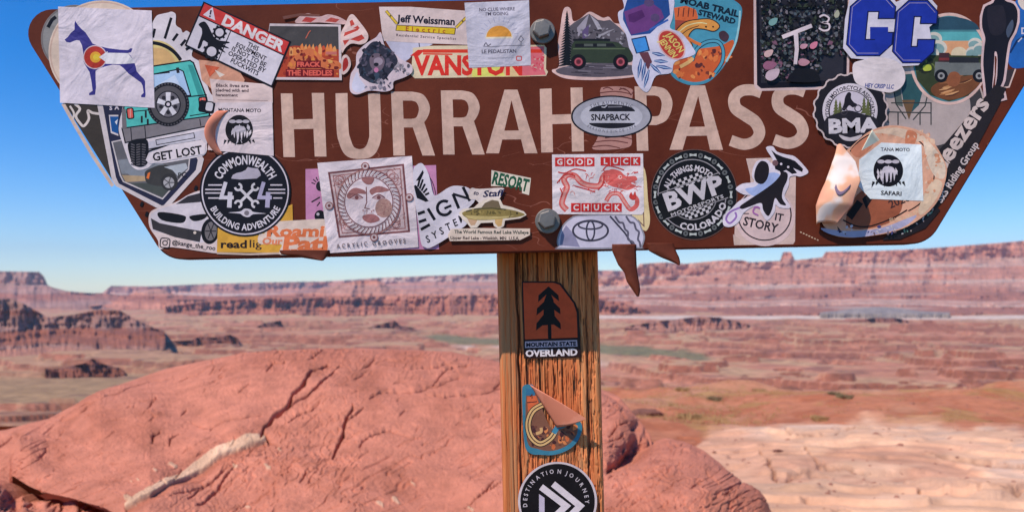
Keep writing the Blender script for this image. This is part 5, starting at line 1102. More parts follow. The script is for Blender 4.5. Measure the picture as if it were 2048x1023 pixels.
s.draw('bands', strip([(1203, 214), (1209, 215), (1214, 211)], 2), (190, 188, 198)); s.draw('bands', strip([(1216, 214), (1244, 213.5)], 2.4), (120, 118, 128))
s.draw('lettering', text('SNAPBACK', 1221, 234.5, 12, -.5, .02, fit=78), (34, 30, 36)); s.draw('lettering', arctext('THE AUTHENTIC', 1223, 300, 95, 0, 5.5, .01, 1, span=50, rx=104), (92, 90, 102)); s.draw('lettering', arctext('PERSONS SINCE 1974', 1223, 176, 87, 180, 5, .01, 1, inside=True, span=60, rx=98), (110, 108, 120)); s.end()

# --- upper right ------------------------------------------------------------
G = spline([(1104, 140), (1118, 132), (1116, 90), (1120, 60), (1126, 22), (1134, 14), (1142, 20), (1146, 42), (1160, 38), (1178, 24), (1194, 30), (1206, 36), (1218, 34), (1228, 46), (1244, 50), (1262, 70), (1284, 140), (1280, 152), (1200, 160), (1136, 158), (1110, 148)], 4)
s = sticker('die-cut sticker of a dark green off-roader with red wheels under grey mountains and a pine', G, (216, 180, 176))
s.draw('mountains', [(1130, 60), (1150, 44), (1178, 28), (1196, 40), (1208, 42), (1220, 40), (1240, 56), (1262, 80), (1262, 110), (1130, 110)], (92, 86, 94)); s.draw('mountains', [(1178, 28), (1170, 60), (1156, 74), (1154, 56)], (160, 152, 166)); s.draw('mountains', [(1180, 30), (1196, 44), (1206, 62), (1196, 60)], (172, 166, 178)); s.draw('mountains', [(1164, 62), (1178, 50), (1176, 74), (1166, 78)], (96, 80, 120)); s.draw('mountains', [(1190, 80), (1230, 58), (1216, 62), (1194, 72)], (150, 146, 156))
scribble(s, 'mountains', (1146, 52, 1250, 90), 50, [(70, 66, 72), (120, 116, 126), (56, 52, 58), (150, 146, 156)], 1.6, 5)
for k in range(20):
    y = 26 + k * 5.4; w_ = 2.5 + k * .95; s.draw('pine', [(1134 - w_, y + 5), (1134, y - 5), (1134 + w_, y + 5 + rnd.uniform(-1, 1)), (1134, y + 2)], (24, 26, 30))
s.draw('ground', spline([(1112, 140), (1150, 130), (1220, 126), (1276, 134), (1274, 148), (1200, 154), (1130, 150)], 4), (92, 84, 94))
for k in range(16): y = rnd.uniform(130, 150); x = rnd.uniform(1126, 1230); s.draw('ground', strip([(x, y), (x + rnd.uniform(15, 40), y + 1)], 1.5), rnd.choice([(60, 54, 62), (130, 122, 134)]))
s.draw('car', spline([(1142, 104), (1146, 86), (1160, 82), (1230, 84), (1246, 94), (1258, 98), (1262, 124), (1180, 126), (1144, 124)], 4), (52, 62, 48)); s.draw('car', [(1150, 88), (1226, 87), (1232, 94), (1150, 95)], (30, 30, 34)); s.draw('car', rrect(1168, 88, 1186, 93), (86, 92, 88)); s.draw('car', rrect(1194, 88, 1212, 93), (86, 92, 88)); s.draw('car', strip([(1146, 98), (1250, 98)], 2), (92, 106, 78)); s.draw('car', rrect(1146, 78, 1220, 82), (28, 28, 32))
for x in (1157, 1241):
    for sh_, c_ in ((ell(x, 124, 15), (24, 22, 26)), (ell(x, 124, 8.5), (150, 60, 74)), (ell(x, 124, 4), (90, 40, 50)), (strip(ell(x, 124, 6.5), 1, True), (196, 110, 120))): s.draw('wheel#%d' % x, sh_, c_)
s.end()
# moab trail steward
def moab(s, M, sc):
    """the arched trail picture: blue sky, orange rocks, pale lizard, wheel; M maps unit coordinates"""
M_ = spline([(1346, -10), (1400, -16), (1440, -12), (1470, 2), (1484, 18), (1480, 50), (1474, 84), (1462, 108), (1444, 138), (1420, 162), (1396, 170), (1370, 168), (1344, 152), (1334, 120), (1334, 60)], 5)
s = sticker('teal arch-shaped MOAB TRAIL STEWARD sticker with orange rocks, lizard and wheel', M_, (70, 140, 168))
s.draw('sky', spline(grow(M_[::5], -4), 5), (74, 146, 172)); s.draw('rocks', [(1348, 16), (1372, 12), (1392, 20), (1396, 34), (1390, 60), (1352, 66)], (214, 104, 58)); s.draw('rocks', [(1350, 40), (1392, 44), (1384, 64), (1350, 68)], (160, 72, 56))
for x in (1358, 1368, 1378, 1388): s.draw('rocks', strip([(x, 16), (x - 2, 34)], 1.8), (70, 36, 40))
base = spline([(1344, 120), (1390, 100), (1440, 92), (1466, 80), (1464, 104), (1444, 134), (1416, 158), (1384, 164), (1352, 150)], 4); s.draw('rocks', base, (196, 92, 50)); scribble(s, 'rocks', (1350, 100, 1460, 158), 46, [(214, 116, 62), (120, 56, 44), (90, 44, 44), (230, 140, 80)], 2.5, 8, in_poly(base))
s.draw('wheel', strip(spline([(1384, 122), (1394, 98), (1414, 84), (1436, 84), (1446, 100), (1444, 124), (1430, 146)], 6, False), 8), (30, 50, 66)); s.draw('wheel', strip(spline([(1384, 122), (1394, 98), (1414, 84), (1436, 84), (1446, 100), (1444, 124), (1430, 146)], 6, False), 5), (80, 150, 176))
lz = spline([(1350, 66), (1370, 46), (1398, 40), (1422, 40), (1438, 52), (1428, 62), (1408, 58), (1388, 58), (1376, 74), (1384, 92), (1374, 96), (1364, 78), (1356, 76)], 5)
s.draw('lizard', grow(lz, 2), (50, 40, 34)); s.draw('lizard', lz, (222, 150, 74)); s.draw('lizard', strip(spline([(1354, 68), (1374, 52), (1398, 46), (1414, 48)], 5, False), 2), (240, 214, 160)); s.draw('lizard', strip(spline([(1358, 74), (1376, 60), (1398, 52)], 5, False), 1.6), (60, 40, 30)); s.draw('lizard', ell(1412, 54, 2), BK); s.draw('lizard', ell(1426, 54, 1.8), BK)
s.draw('lizard', strip(spline([(1360, 134), (1378, 124), (1386, 116)], 4, False), 7), (216, 172, 112)); s.draw('legs', strip(spline([(1372, 74), (1388, 84), (1402, 90)], 4, False), 6), (210, 116, 60)); s.draw('drawing', spline([(1438, 66), (1448, 62), (1458, 72), (1452, 84), (1440, 78)], 4), (70, 50, 60))
s.draw('lettering', text('MOAB TRAIL', 1419, 14, 12, 14, .03, fit=120), (26, 40, 56)); 
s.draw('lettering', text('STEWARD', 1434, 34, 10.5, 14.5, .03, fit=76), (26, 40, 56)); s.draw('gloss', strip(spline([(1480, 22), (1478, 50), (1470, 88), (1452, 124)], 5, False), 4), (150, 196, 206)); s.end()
# blue, purple and red generic
s = sticker('white-edged sticker of purple and blue blocks, feathers and a red oval of yellow writing', spline([(1252, -12), (1340, -14), (1346, 30), (1340, 56), (1362, 66), (1386, 96), (1388, 110), (1350, 124), (1342, 146), (1312, 152), (1300, 178), (1290, 184), (1276, 170), (1264, 140), (1266, 112), (1258, 96), (1252, 70), (1240, 50), (1236, 26), (1248, 16)], 4), (206, 202, 224))
s.draw('shape', [(1258, -12), (1336, -12), (1340, 30), (1300, 68), (1262, 72), (1246, 40), (1246, 26)], (40, 74, 140)); s.draw('shape', [(1248, 24), (1300, 4), (1322, 20), (1328, 36), (1296, 62), (1262, 70), (1254, 50)], (108, 62, 124)); s.draw('shape', [(1256, 30), (1284, 20), (1290, 34), (1268, 46), (1258, 44)], (84, 44, 100)); s.draw('shape', ell(1310, 36, 9, 8), (88, 70, 110)); s.draw('shape', ell(1298, 6, 10, 8), (88, 70, 110)); s.draw('shape', strip([(1300, 60), (1336, 40)], 4), (60, 100, 180))
s.draw('block', [(1262, 78), (1292, 72), (1300, 102), (1272, 108)], (26, 44, 84)); s.draw('block', [(1264, 80), (1290, 75), (1297, 100), (1274, 106)], (66, 140, 214)); s.draw('block', [(1278, 106), (1296, 104), (1304, 124), (1296, 140)], (104, 60, 70))
for a, b in (((1304, 106), (1330, 112)), ((1308, 122), (1336, 124)), ((1312, 132), (1344, 138)), ((1282, 118), (1276, 156)), ((1290, 126), (1284, 162)), ((1298, 140), (1288, 176)), ((1300, 128), (1322, 148))):
    c = ((a[0] + b[0]) / 2, (a[1] + b[1]) / 2); s.draw('feathers', strip([a, c, b], [3, 8, 1.5]), (46, 78, 140)); s.draw('feathers', strip([a, c, b], [1, 2, .5]), (180, 200, 230))
s.draw('oval', ell(1343, 90, 34, 23, 52), (214, 170, 170)); s.draw('oval', ell(1343, 90, 31, 20.5, 52), (186, 62, 52))
s.draw('lettering', text('JASON', 1349, 85, 13, 50, .01, shear=.2, fit=46), (240, 200, 110)); s.draw('lettering', text('JENNIN', 1336, 96, 12, 50, .01, shear=.2, fit=44), (240, 200, 110)); s.end()
# T cubed
TX = [(1507, -12), (1700, -12), (1698, 160), (1694, 172), (1686, 178), (1520, 182), (1510, 176), (1508, 168)]
s = sticker('dark camouflage-patterned upright sticker with a large T and small 3', TX, (206, 178, 178)); s.draw('field', [(1512, -12), (1696, -12), (1693, 162), (1688, 172), (1522, 177), (1514, 170)], (26, 22, 30)); s.draw('field', [(1518, -12), (1690, -12), (1686, 160), (1522, 166)], (46, 44, 52))
half = [(1520, 1606, 1), ]
for k in range(620):
    x, y = rnd.uniform(0, 84), rnd.uniform(-8, 160); r = rnd.uniform(1.2, 5.2); c = rnd.choice([(30, 28, 34), (70, 80, 84), (92, 94, 100), (56, 64, 50), (42, 46, 40), (124, 116, 124), (26, 24, 28), (120, 84, 104) if y > 80 else (84, 96, 108), (22, 22, 26), (36, 34, 34)])
    p = [(r * (1 + rnd.uniform(-.4, .4)) * math.cos(j * .9), r * rnd.uniform(.4, .9) * math.sin(j * .9)) for j in range(7)]; a = rnd.uniform(0, 180)
    for sg in (-1, 1):
        xx = 1604 + sg * x
        if sg > 0 and y > 110 and 36 < x: continue
        if abs(xx - 1604) < 82 - 0: s.draw('camouflage', [(1604 + sg * (px_ - 1604), py_) for px_, py_ in xf(p, 1604 + x, y, a)] if sg > 0 else [(1604 - (px_ - 1604), py_) for px_, py_ in xf(p, 1604 + x, y, a)], c)
for x, y, r, c in ((1538, 132, 12, (150, 96, 122)), (1606, 94, 7, (190, 140, 156)), (1626, 92, 8, (200, 120, 144)), (1606, 126, 10, (180, 130, 144)), (1544, 150, 14, (196, 172, 184)), (1536, 108, 9, (206, 170, 170)), (1545, 45, 9, (120, 160, 160)), (1672, 30, 7, (170, 170, 150))): s.draw('camouflage', spline(xf([(0, -1.2), (.7, -.3), (.5, .8), (-.3, 1.1), (-.8, .2)], x, y, rnd.uniform(0, 90), r), 4), c)
s.draw('camouflage', spline([(1576, 164), (1584, 146), (1606, 138), (1628, 142), (1636, 164)], 4), (26, 24, 28))
s.draw('lettering', strip([(1563, 76), (1622, 53)], 8), (212, 196, 204)); s.draw('lettering', strip([(1590, 66), (1592, 100), (1589, 130)], [9, 8, 7]), (212, 196, 204)); s.draw('lettering', strip(spline([(1637, 36), (1646, 32), (1656, 38), (1652, 46), (1644, 47), (1656, 50), (1656, 60), (1646, 63), (1636, 58)], 5, False), 3.6), (212, 196, 204)); s.end()
# round landscape (under GC)
s = sticker('white strip with black block lettering showing through the opening of the second blue letter', [(1810, 30), (1852, 30), (1856, 84), (1812, 90)], (206, 196, 204)); s.draw('lettering', text('2r', 1834, 62, 18, 0, .04), BK); s.end()
s = sticker('round grey landscape badge with a green shield outline, lettered PRO SHOP along its right rim', ell(1862, 215, 108, 105, 0, 64), (150, 140, 140))
s.draw('field', ell(1858, 212, 92, 92, 0, 60), (176, 160, 158)); s.draw('rim', strip([(1862 + 92 * math.cos(R(a)), 215 + 90 * math.sin(R(a))) for a in range(-40, 100, 6)], 26), (66, 62, 64)); s.draw('rim', strip([(1862 + 106 * math.cos(R(a)), 215 + 103 * math.sin(R(a))) for a in range(-40, 100, 6)], 3), (186, 166, 160))
s.draw('lettering', arctext('PRO SHOP', 1862, 215, 99, 112, 14, .02, 1, inside=True, span=58), (196, 184, 184))
s.draw('shield', [(1800, 150), (1840, 146), (1846, 180), (1838, 210), (1824, 224), (1806, 200), (1802, 176)], (48, 84, 90)); s.draw('shield', [(1786, 150), (1798, 152), (1806, 214), (1792, 210)], (96, 104, 100)); s.draw('shield', [(1804, 200), (1830, 200), (1818, 240)], (110, 84, 60))
for p in ([(1782, 206), (1862, 206), (1862, 250)], [(1776, 224), (1862, 226)], [(1784, 160), (1792, 208), (1812, 238)], [(1858, 176), (1850, 212), (1826, 240)], [(1796, 224), (1796, 250)], [(1840, 226), (1840, 250)], [(1776, 224), (1776, 246)]): s.draw('shield', strip(p, 2.4), (54, 58, 58))
s.end()
s = sticker('round sticker of an off-roader in forest under teal sky, beside the suited figure', ell(1898, 118, 79, 92, 0, 60), (216, 180, 172))
inn = ell(1898, 118, 73, 86, 0, 60); s.draw('sky', inn, (74, 126, 136)); s.draw('sky', ell(1898, 60, 60, 26, 0, 30, 180, 360), (48, 78, 96)); s.draw('sky', [(1842, 64), (1954, 64), (1964, 82), (1832, 82)], (92, 170, 176)); s.draw('sky', [(1832, 82), (1964, 82), (1970, 118), (1826, 118)], (222, 160, 120))
s.draw('sun', ell(1918, 108, 16, 14), (240, 200, 170))
for x, y, r in ((1868, 78, 16), (1876, 96, 18), (1862, 108, 16), (1950, 88, 14), (1946, 106, 15), (1960, 98, 14)): s.draw('clouds', ell(x, y, r, r * .85), (206, 200, 190)); s.draw('clouds', ell(x - 2, y + 3, r * .8, r * .66), (126, 158, 160))
lo = [(1826, 110), (1970, 112), (1966, 160), (1936, 192), (1898, 203), (1860, 190), (1834, 160)]; s.draw('forest', lo, (58, 66, 42)); scribble(s, 'forest', (1832, 112, 1966, 150), 34, [(50, 60, 36), (100, 112, 60), (36, 40, 32), (70, 80, 50)], 3, 8, in_poly(lo)); s.draw('forest', spline([(1846, 132), (1860, 130), (1862, 140), (1848, 142)], 4), (176, 186, 70))
s.draw('track', spline([(1862, 176), (1890, 160), (1960, 150), (1956, 172), (1930, 192), (1898, 200), (1870, 192)], 4), (120, 74, 46)); 
for k in range(14): y = rnd.uniform(158, 194); x = rnd.uniform(1866, 1916); s.draw('track', strip([(x, y), (x + 14, y - 3), (x + 28, y - 8)], [1, 4, 1]), rnd.choice([(190, 130, 84), (90, 54, 38), (150, 96, 62), (214, 160, 112)]))
s.draw('car', [(1870, 124), (1960, 126), (1962, 150), (1868, 152)], (112, 116, 116)); s.draw('car', [(1878, 106), (1898, 106), (1898, 124), (1876, 124)], (70, 44, 48)); s.draw('car', [(1898, 114), (1956, 116), (1958, 126), (1898, 126)], (44, 44, 50)); s.draw('car', rrect(1878, 116, 1898, 121), (120, 52, 52))
for x in (1882, 1958): s.draw('car', ell(x, 152, 13), (28, 28, 32)); s.draw('car', ell(x, 152, 7), (150, 148, 150)); s.draw('car', ell(x, 152, 3.4), (50, 48, 52))
s.draw('rock', spline([(1893, 160), (1900, 146), (1912, 144), (1920, 152), (1918, 168), (1906, 174), (1896, 170)], 4), (150, 90, 60)); s.end()
# GC
def blockC(s, x0, x1, y0, y1, c, grow_=0, part='lettering'):
    w_ = (x1 - x0); a = 22
    o = [(x0 + a, y0), (x1 - a, y0), (x1, y0 + a), (x1, y0 + 44), (x1 - 30, y0 + 44), (x1 - 30, y0 + 30), (x0 + 34, y0 + 30), (x0 + 34, y1 - 30), (x1 - 32, y1 - 30), (x1 - 32, y1 - 44), (x1, y1 - 44), (x1, y1 - a), (x1 - a, y1), (x0 + a, y1), (x0, y1 - a), (x0, y0 + a)]
    k = .10; o = [(x - (y - y0) * k + 6, y) for x, y in o]; o = grow(o, grow_) if grow_ else o
    s.draw(part, o, c)
GCo = [(1700, -12), (1776, -12), (1790, 6), (1812, -4), (1858, -2), (1872, 14), (1868, 46), (1856, 56), (1862, 88), (1858, 108), (1834, 132), (1800, 134), (1786, 128), (1766, 124), (1700, 118), (1684, 98), (1688, 40)]
s = sticker('white-edged sticker of two big royal blue college letters G and C', GCo, (206, 200, 216))
GB = (34, 52, 156)
for x0, x1, y0, y1 in ((1696, 1784, -6, 112), (1788, 1868, 4, 126)):
    blockC(s, x0, x1, y0, y1, (22, 26, 70), 2.5, 'letter_edge#%d' % x0); blockC(s, x0, x1, y0, y1, GB, 0, 'letter#%d' % x0)
s.draw('letter#1696', rrect(1738, 56, 1774, 80), GB); s.draw('letter#1696', rrect(1748, 56, 1774, 100), GB)
for x0, x1, y0, y1 in ((1696, 1784, -6, 112), (1788, 1868, 4, 126)):
    a = 19; ln = [(x0 + 3, y0 + a + 3), (x0 + a + 4, y0 + 4), (x1 - a - 4, y0 + 4), (x1 - 4, y0 + a + 4)]; ln2 = [(x0 + 3, y0 + a + 3), (x0 + 4, y1 - a - 3), (x0 + a + 3, y1 - 4), (x1 - a - 5, y1 - 4)]
    for q_ in (ln, ln2): s.draw('pinstripe', strip([(x - (y - y0) * .10 + 6, y) for x, y in q_], 1.3), (150, 140, 180))
s.end()
# blue edge + suited figure
s = sticker('bright blue sticker with white script at the far right edge of the picture', spline([(2024, 22), (2040, -6), (2080, -6), (2090, 60), (2080, 120), (2044, 136), (2020, 132), (2014, 100), (2030, 60)], 4), (40, 98, 176))
s.draw('lettering', strip([(2020, 106), (2034, 82), (2050, 72)], 4), (24, 50, 100)); s.draw('lettering', text('Da', 2052, 62, 12, 0, .02), (206, 200, 216)); s.draw('lettering', strip([(2036, 84), (2044, 76)], 2.5), (200, 200, 220)); s.draw('print', spline([(2036, 0), (2060, -4), (2060, 20), (2044, 18)], 4), (216, 200, 190)); s.end()
s = sticker('thin dark stripe of a hidden sticker right of the suited figure\'s shoes', [(2014, 140), (2030, 138), (2018, 172), (2006, 174)], (60, 52, 56)); s.draw('edge', strip([(2031, 138), (2018, 174), (2004, 176)], 3), (210, 180, 172)); s.end()
fig = [(1994, -14), (2006, -14), (2010, 2), (2026, 8), (2034, 22), (2034, 44), (2028, 64), (2018, 82), (2014, 100), (2010, 130), (2006, 160), (2000, 176), (2006, 186), (2008, 196), (2000, 198), (1992, 188), (1990, 176), (1994, 150), (1994, 110), (1989, 104), (1988, 120), (1986, 150), (1984, 174), (1986, 190), (1982, 202), (1974, 214), (1970, 212), (1972, 196), (1970, 170), (1966, 130), (1968, 96), (1970, 76), (1964, 56), (1964, 34), (1970, 14), (1986, 6)]
s = sticker('die-cut sticker of a standing person in a dark suit seen from behind', grow(fig, 5), (210, 180, 182))
s.draw('suit', spline(fig, 3), (30, 28, 36)); s.draw('suit', spline([(1974, 20), (1990, 12), (2006, 14), (2012, 50), (2000, 70), (1980, 66)], 4), (42, 38, 46)); s.draw('suit', spline([(2012, 60), (2024, 40), (2026, 56), (2016, 76)], 4), (74, 84, 104)); s.draw('shoes', spline([(1972, 198), (1984, 194), (1980, 206), (1973, 213)], 4), (64, 44, 58)); s.draw('shoes', spline([(1996, 182), (2004, 184), (2006, 195), (1998, 194)], 4), (56, 48, 60)); s.end()
# geezers
gz = [(1878, 300), (1990, 170), (2012, 176), (1998, 210), (1950, 300), (1892, 395), (1842, 452), (1826, 440), (1860, 380)]
s = sticker('long black sticker lettered Geezers SxS Riding Group running up the sloping right edge', gz, (40, 34, 36))
v, f = text('Geezers', 1914, 274, 34, -56, .018, fit=184, ws=.9); s.draw('lettering', (v, f), (204, 184, 180))
for k in range(7): t_x, t_y = 1896 + k * 11.5, 322 - k * 17; s.draw('lettering', strip([(t_x - 4, t_y - 2), (t_x + 3, t_y + 4)], 2.4), (204, 184, 180)) if k in (0, 6) else None
s.draw('lettering', text('SxS Riding Group', 1914, 344, 14, -57.5, .01, fit=140), (206, 190, 190)); s.end()
s = sticker('black sticker with white marks at the lower right corner below the peeling orange one', [(1800, 440), (1862, 404), (1880, 420), (1850, 456), (1800, 478), (1764, 480)], (34, 28, 32))
for k in range(14): x = rnd.uniform(1800, 1864); y = 470 - (x - 1800) * .7 + rnd.uniform(-10, 8); s.draw('lettering', strip([(x, y), (x + rnd.uniform(-6, 6), y + rnd.uniform(-7, 7))], 2.6), rnd.choice([(200, 190, 190), (110, 150, 130), (180, 160, 160)]))
s.end()
# BMA
bo_ = []
for k in range(72): a = 2 * math.pi * k / 72; r = 76 if (k // 2) % 2 else 72.5; bo_.append((1699 + r * math.cos(a), 222 + r * 1.0 * math.sin(a)))
s = sticker('round black tyre-shaped BMA sticker with a motorcycle rider on a hill', bo_, (200, 180, 180)); s.draw('tyre', [(1699 + (x - 1699) * .955, 222 + (y - 222) * .955) for x, y in bo_], (34, 30, 34))
s.draw('ring', ell(1698, 222, 55, 54), (206, 196, 206)); s.draw('ring', ell(1698, 224, 43, 42), (38, 34, 40)); s.draw('scene', ell(1698, 223, 40.5, 39.5), (196, 186, 200))
s.draw('lettering', arctext('BYTOWN MOTORCYCLE ASSOCIATION', 1698, 222, 45.5, 0, 7.5, .015, 1, span=236), (40, 36, 44))
for x, y in ((1670, 210), (1678, 214), (1726, 206), (1734, 210)):
    for k in range(5): s.draw('scene', [(x - 3 - k * 1.2, y - 6 + k * 6 + 4), (x, y - 12 + k * 6), (x + 3 + k * 1.2, y - 6 + k * 6 + 4)], (92, 96, 58))
s.draw('hill', spline([(1650, 238), (1672, 228), (1696, 222), (1726, 230), (1750, 238), (1752, 262), (1716, 276), (1676, 276), (1648, 262)], 4), (40, 36, 42)); s.draw('rider', spline([(1688, 196), (1694, 186), (1700, 188), (1700, 198), (1706, 206), (1712, 210), (1704, 216), (1696, 212), (1688, 222), (1682, 220), (1686, 208)], 4), (34, 30, 36)); s.draw('rider', strip(ell(1714, 218, 6.5), 2, True), (60, 54, 60)); s.draw('rider', strip(ell(1686, 224, 6.5), 2, True), (60, 54, 60))
s.draw('hill', spline([(1676, 270), (1698, 276), (1722, 270), (1714, 280), (1698, 283), (1684, 280)], 3), (196, 186, 192)); s.draw('lettering', text('BMA', 1703, 252, 26, -2, .05, fit=98), (208, 200, 208)); s.end()
s = sticker('small white sticker lettered HEY CRISP LLC below the blue college letters', spline([(1704, 130), (1722, 122), (1750, 116), (1786, 122), (1804, 138), (1808, 160), (1800, 176), (1786, 184), (1770, 186), (1722, 174), (1706, 160)], 4), (222, 206, 210))
s.draw('lettering', text('HEY CRISP LLC', 1756, 173.5, 8, 3, .02, shear=.15, fit=58), (42, 66, 140)); s.end()
# STORY + rider + BWP
s = sticker('cream rounded card under the STORY circle, right of the round chain sticker', [(1492, 317), (1588, 314), (1592, 318), (1590, 482), (1586, 488), (1468, 490), (1470, 440), (1504, 400), (1500, 350)], (206, 178, 170))
s.draw('shade', [(1466, 468), (1480, 478), (1480, 489), (1468, 490)], (196, 170, 160)); s.end()
s = sticker('round pale sticker with a thin black ring and the word STORY', ell(1530, 434, 60, 58), (212, 184, 184)); s.draw('ring', strip(ell(1529, 429, 53, 51, 0, 60), 2.6, True), (44, 34, 40)); s.draw('lettering', text('STORY', 1521, 449, 17, 13, .015, fit=70), (44, 36, 42)); s.draw('lettering', text('IT', 1558, 434, 14, 10, .015), (44, 36, 42)); s.draw('lettering', strip([(1487, 427), (1498, 427)], 2), (44, 36, 42)); s.end()
cx, cy = 1388, 389
s = sticker('black round BWP MOTORSPORTS COLORADO sticker ringed by a silver chain', ell(cx, cy, 87, 91, 0, 72), (24, 22, 24))
s.draw('edge', strip(ell(cx, cy, 86, 90, 0, 72), 1.2, True), (120, 84, 76))
for k in range(32):
    a = 2 * math.pi * k / 32; x, y = cx - 2 + 76 * math.cos(a), cy + 79 * math.sin(a)
    if k % 2: s.draw('chain', ell(x, y, 5.4, 5, math.degrees(a), 14), (96, 98, 100)); s.draw('chain', ell(x, y, 2, 2, 0, 8), (40, 40, 42))
    else: s.draw('chain', strip([(x - 7 * math.sin(a + math.pi) , y - 7 * math.cos(a)), (x, y), (x + 7 * math.sin(a + math.pi), y + 7 * math.cos(a))], [6, 3, 6]), (186, 190, 188))
s.draw('ring', strip(ell(cx - 4, cy, 68, 70, 0, 60), 2, True), (150, 144, 150)); s.draw('ring', strip(ell(cx - 4, cy, 50, 50, 0, 50), 1.6, True), (150, 144, 150))
for (ox, oy, sg) in ((cx - 4, cy - 30, 1), (cx + 2, cy + 36, -1)):
    for i in range(-6, 7):
        for j in range(3):
            if (i + j) % 2 == 0:
                x, y = xf([(i * 6, j * 6 - 6)], ox, oy, -19)[0]; 
                if math.hypot(x - cx + 4, y - cy) < 46: s.draw('chequers#%d' % sg, xf([(-3, -3), (3, -3), (3, 3), (-3, 3)], x, y, -19), (196, 190, 196))
band = xf([(-70, -24), (70, -24), (70, 26), (-70, 26)], cx - 3, cy + 4, -19); s.draw('band', band, (24, 22, 24)); 
for yy in (-26, 27): s.draw('band', strip(xf([(-66, yy), (66, yy)], cx - 3, cy + 2, -19), 1.8), (150, 144, 150))
s.draw('lettering', text('BWP', cx - 2, cy - 3, 34, -19, .04, fit=122), (204, 196, 204)); s.draw('lettering', text('MOTORSPORTS', cx + 6, cy + 22, 6.5, -20, .02, fit=112, sp=.1), (186, 180, 186))
s.draw('lettering', arctext('ALL THINGS MOTO', cx - 4, cy, 53, -14, 11.5, .02, 1, span=124), (206, 198, 206)); s.draw('lettering', arctext('COLORADO', cx - 4, cy, 65, 153, 12.5, .025, 1, inside=True, span=98), (206, 198, 206)); s.end()
rd = [(1536, 298), (1544, 296), (1552, 306), (1572, 312), (1588, 316), (1606, 334), (1612, 344), (1600, 350), (1590, 348), (1576, 352), (1574, 370), (1566, 388), (1568, 398), (1576, 412), (1560, 412), (1548, 404), (1546, 422), (1534, 436), (1524, 422), (1520, 410), (1504, 410), (1484, 424), (1476, 440), (1462, 450), (1450, 448), (1450, 432), (1466, 418), (1480, 404), (1498, 396), (1506, 388), (1488, 386), (1476, 378), (1486, 370), (1512, 366), (1506, 350), (1514, 326), (1532, 322), (1544, 332), (1548, 318)]
s = sticker('die-cut black silhouette of a leaping rider with blue and violet swirls, over the STORY circle', spline(grow(rd, 3), 3), (216, 206, 220))
s.draw('swirl', spline([(1490, 378), (1512, 372), (1530, 350), (1548, 345), (1560, 352), (1540, 372), (1510, 392)], 4), (160, 176, 222)); s.draw('swirl', strip(spline([(1482, 414), (1460, 424), (1452, 438), (1460, 446), (1472, 434), (1470, 424)], 5, False), 4), (146, 110, 176)); s.draw('swirl', strip(spline([(1520, 416), (1510, 414), (1506, 424), (1516, 430)], 5, False), 3), (166, 100, 166))
s.draw('rider', spline([(1508, 352), (1512, 334), (1522, 322), (1534, 326), (1538, 340), (1534, 358), (1524, 368), (1512, 364)], 4), (34, 28, 32)); s.draw('rider', spline([(1480, 412), (1500, 398), (1524, 382), (1546, 366), (1560, 350), (1560, 342), (1574, 346), (1574, 360), (1566, 378), (1564, 396), (1572, 410), (1560, 408), (1550, 396), (1544, 418), (1536, 432), (1526, 420), (1522, 406), (1502, 412), (1484, 418)], 4), (34, 28, 32))
s.draw('cycle', [(1542, 300), (1552, 308), (1566, 314), (1580, 318), (1590, 322), (1606, 338), (1604, 344), (1586, 336), (1594, 346), (1584, 348), (1572, 340), (1562, 344), (1550, 338), (1548, 326), (1554, 322)], (24, 20, 24)); s.draw('rider', ell(1550, 326, 6), (110, 80, 84)); s.draw('cycle', ell(1562, 328, 2.4), W); s.draw('cycle', ell(1576, 334, 2.4), W); s.end()

# peeling orange round sticker, lower right
s = sticker('big round peach sticker with 2020 and a thin black ring, torn and peeling, lower right', spline([(1640, 440), (1650, 400), (1664, 330), (1700, 294), (1740, 262), (1790, 252), (1850, 270), (1886, 322), (1890, 352), (1874, 400), (1840, 436), (1790, 462), (1720, 474), (1680, 474), (1660, 466)], 5), (222, 164, 138))
s.draw('print', spline([(1704, 400), (1740, 376), (1800, 400), (1786, 440), (1730, 458), (1690, 450)], 4), (150, 84, 60)); s.draw('print', spline([(1640, 456), (1690, 462), (1760, 456), (1830, 430), (1800, 456), (1720, 474), (1664, 470)], 4), (170, 166, 196))  # brown patch paints shade into the sticker's lower middle
s.draw('ring', strip([(1776 + 90 * math.cos(R(a)), 346 + 84 * math.sin(R(a))) for a in range(-150, 66, 5)], 2.6), (40, 26, 26)); s.draw('ring', strip(spline([(1684, 440), (1710, 452), (1740, 452), (1784, 436), (1812, 420)], 6, False), 3), (40, 26, 26))
s.draw('lettering', text('2020', 1796, 402, 15, -22, .01, fit=44), (60, 40, 40)); s.draw('lettering', arctext('SILVER LAKE SAND DUNES', 1776, 340, 100, 150, 7, .01, 1, inside=True, span=60), (214, 180, 150))
for p in ([(1690, 430), (1712, 400), (1724, 408), (1702, 440)], [(1722, 398), (1736, 384), (1744, 396), (1730, 418)], [(1676, 466), (1672, 452), (1682, 464)]): s.draw('print', p, (26, 22, 26))
for p, c in (([(1740, 266), (1790, 256), (1846, 274), (1830, 284), (1780, 270)], (232, 190, 168)), ([(1846, 276), (1884, 322), (1886, 356), (1866, 352), (1850, 316)], (236, 196, 176)), ([(1700, 300), (1738, 272), (1744, 290), (1716, 316)], (200, 128, 100)), ([(1862, 362), (1882, 368), (1866, 404), (1840, 430), (1836, 412)], (234, 190, 164)), ([(1812, 262), (1832, 270), (1820, 300), (1808, 290)], (206, 128, 96))):
    s.draw('print', spline(p, 4), c)  # pale patches on the right arc paint sunlight into the colour
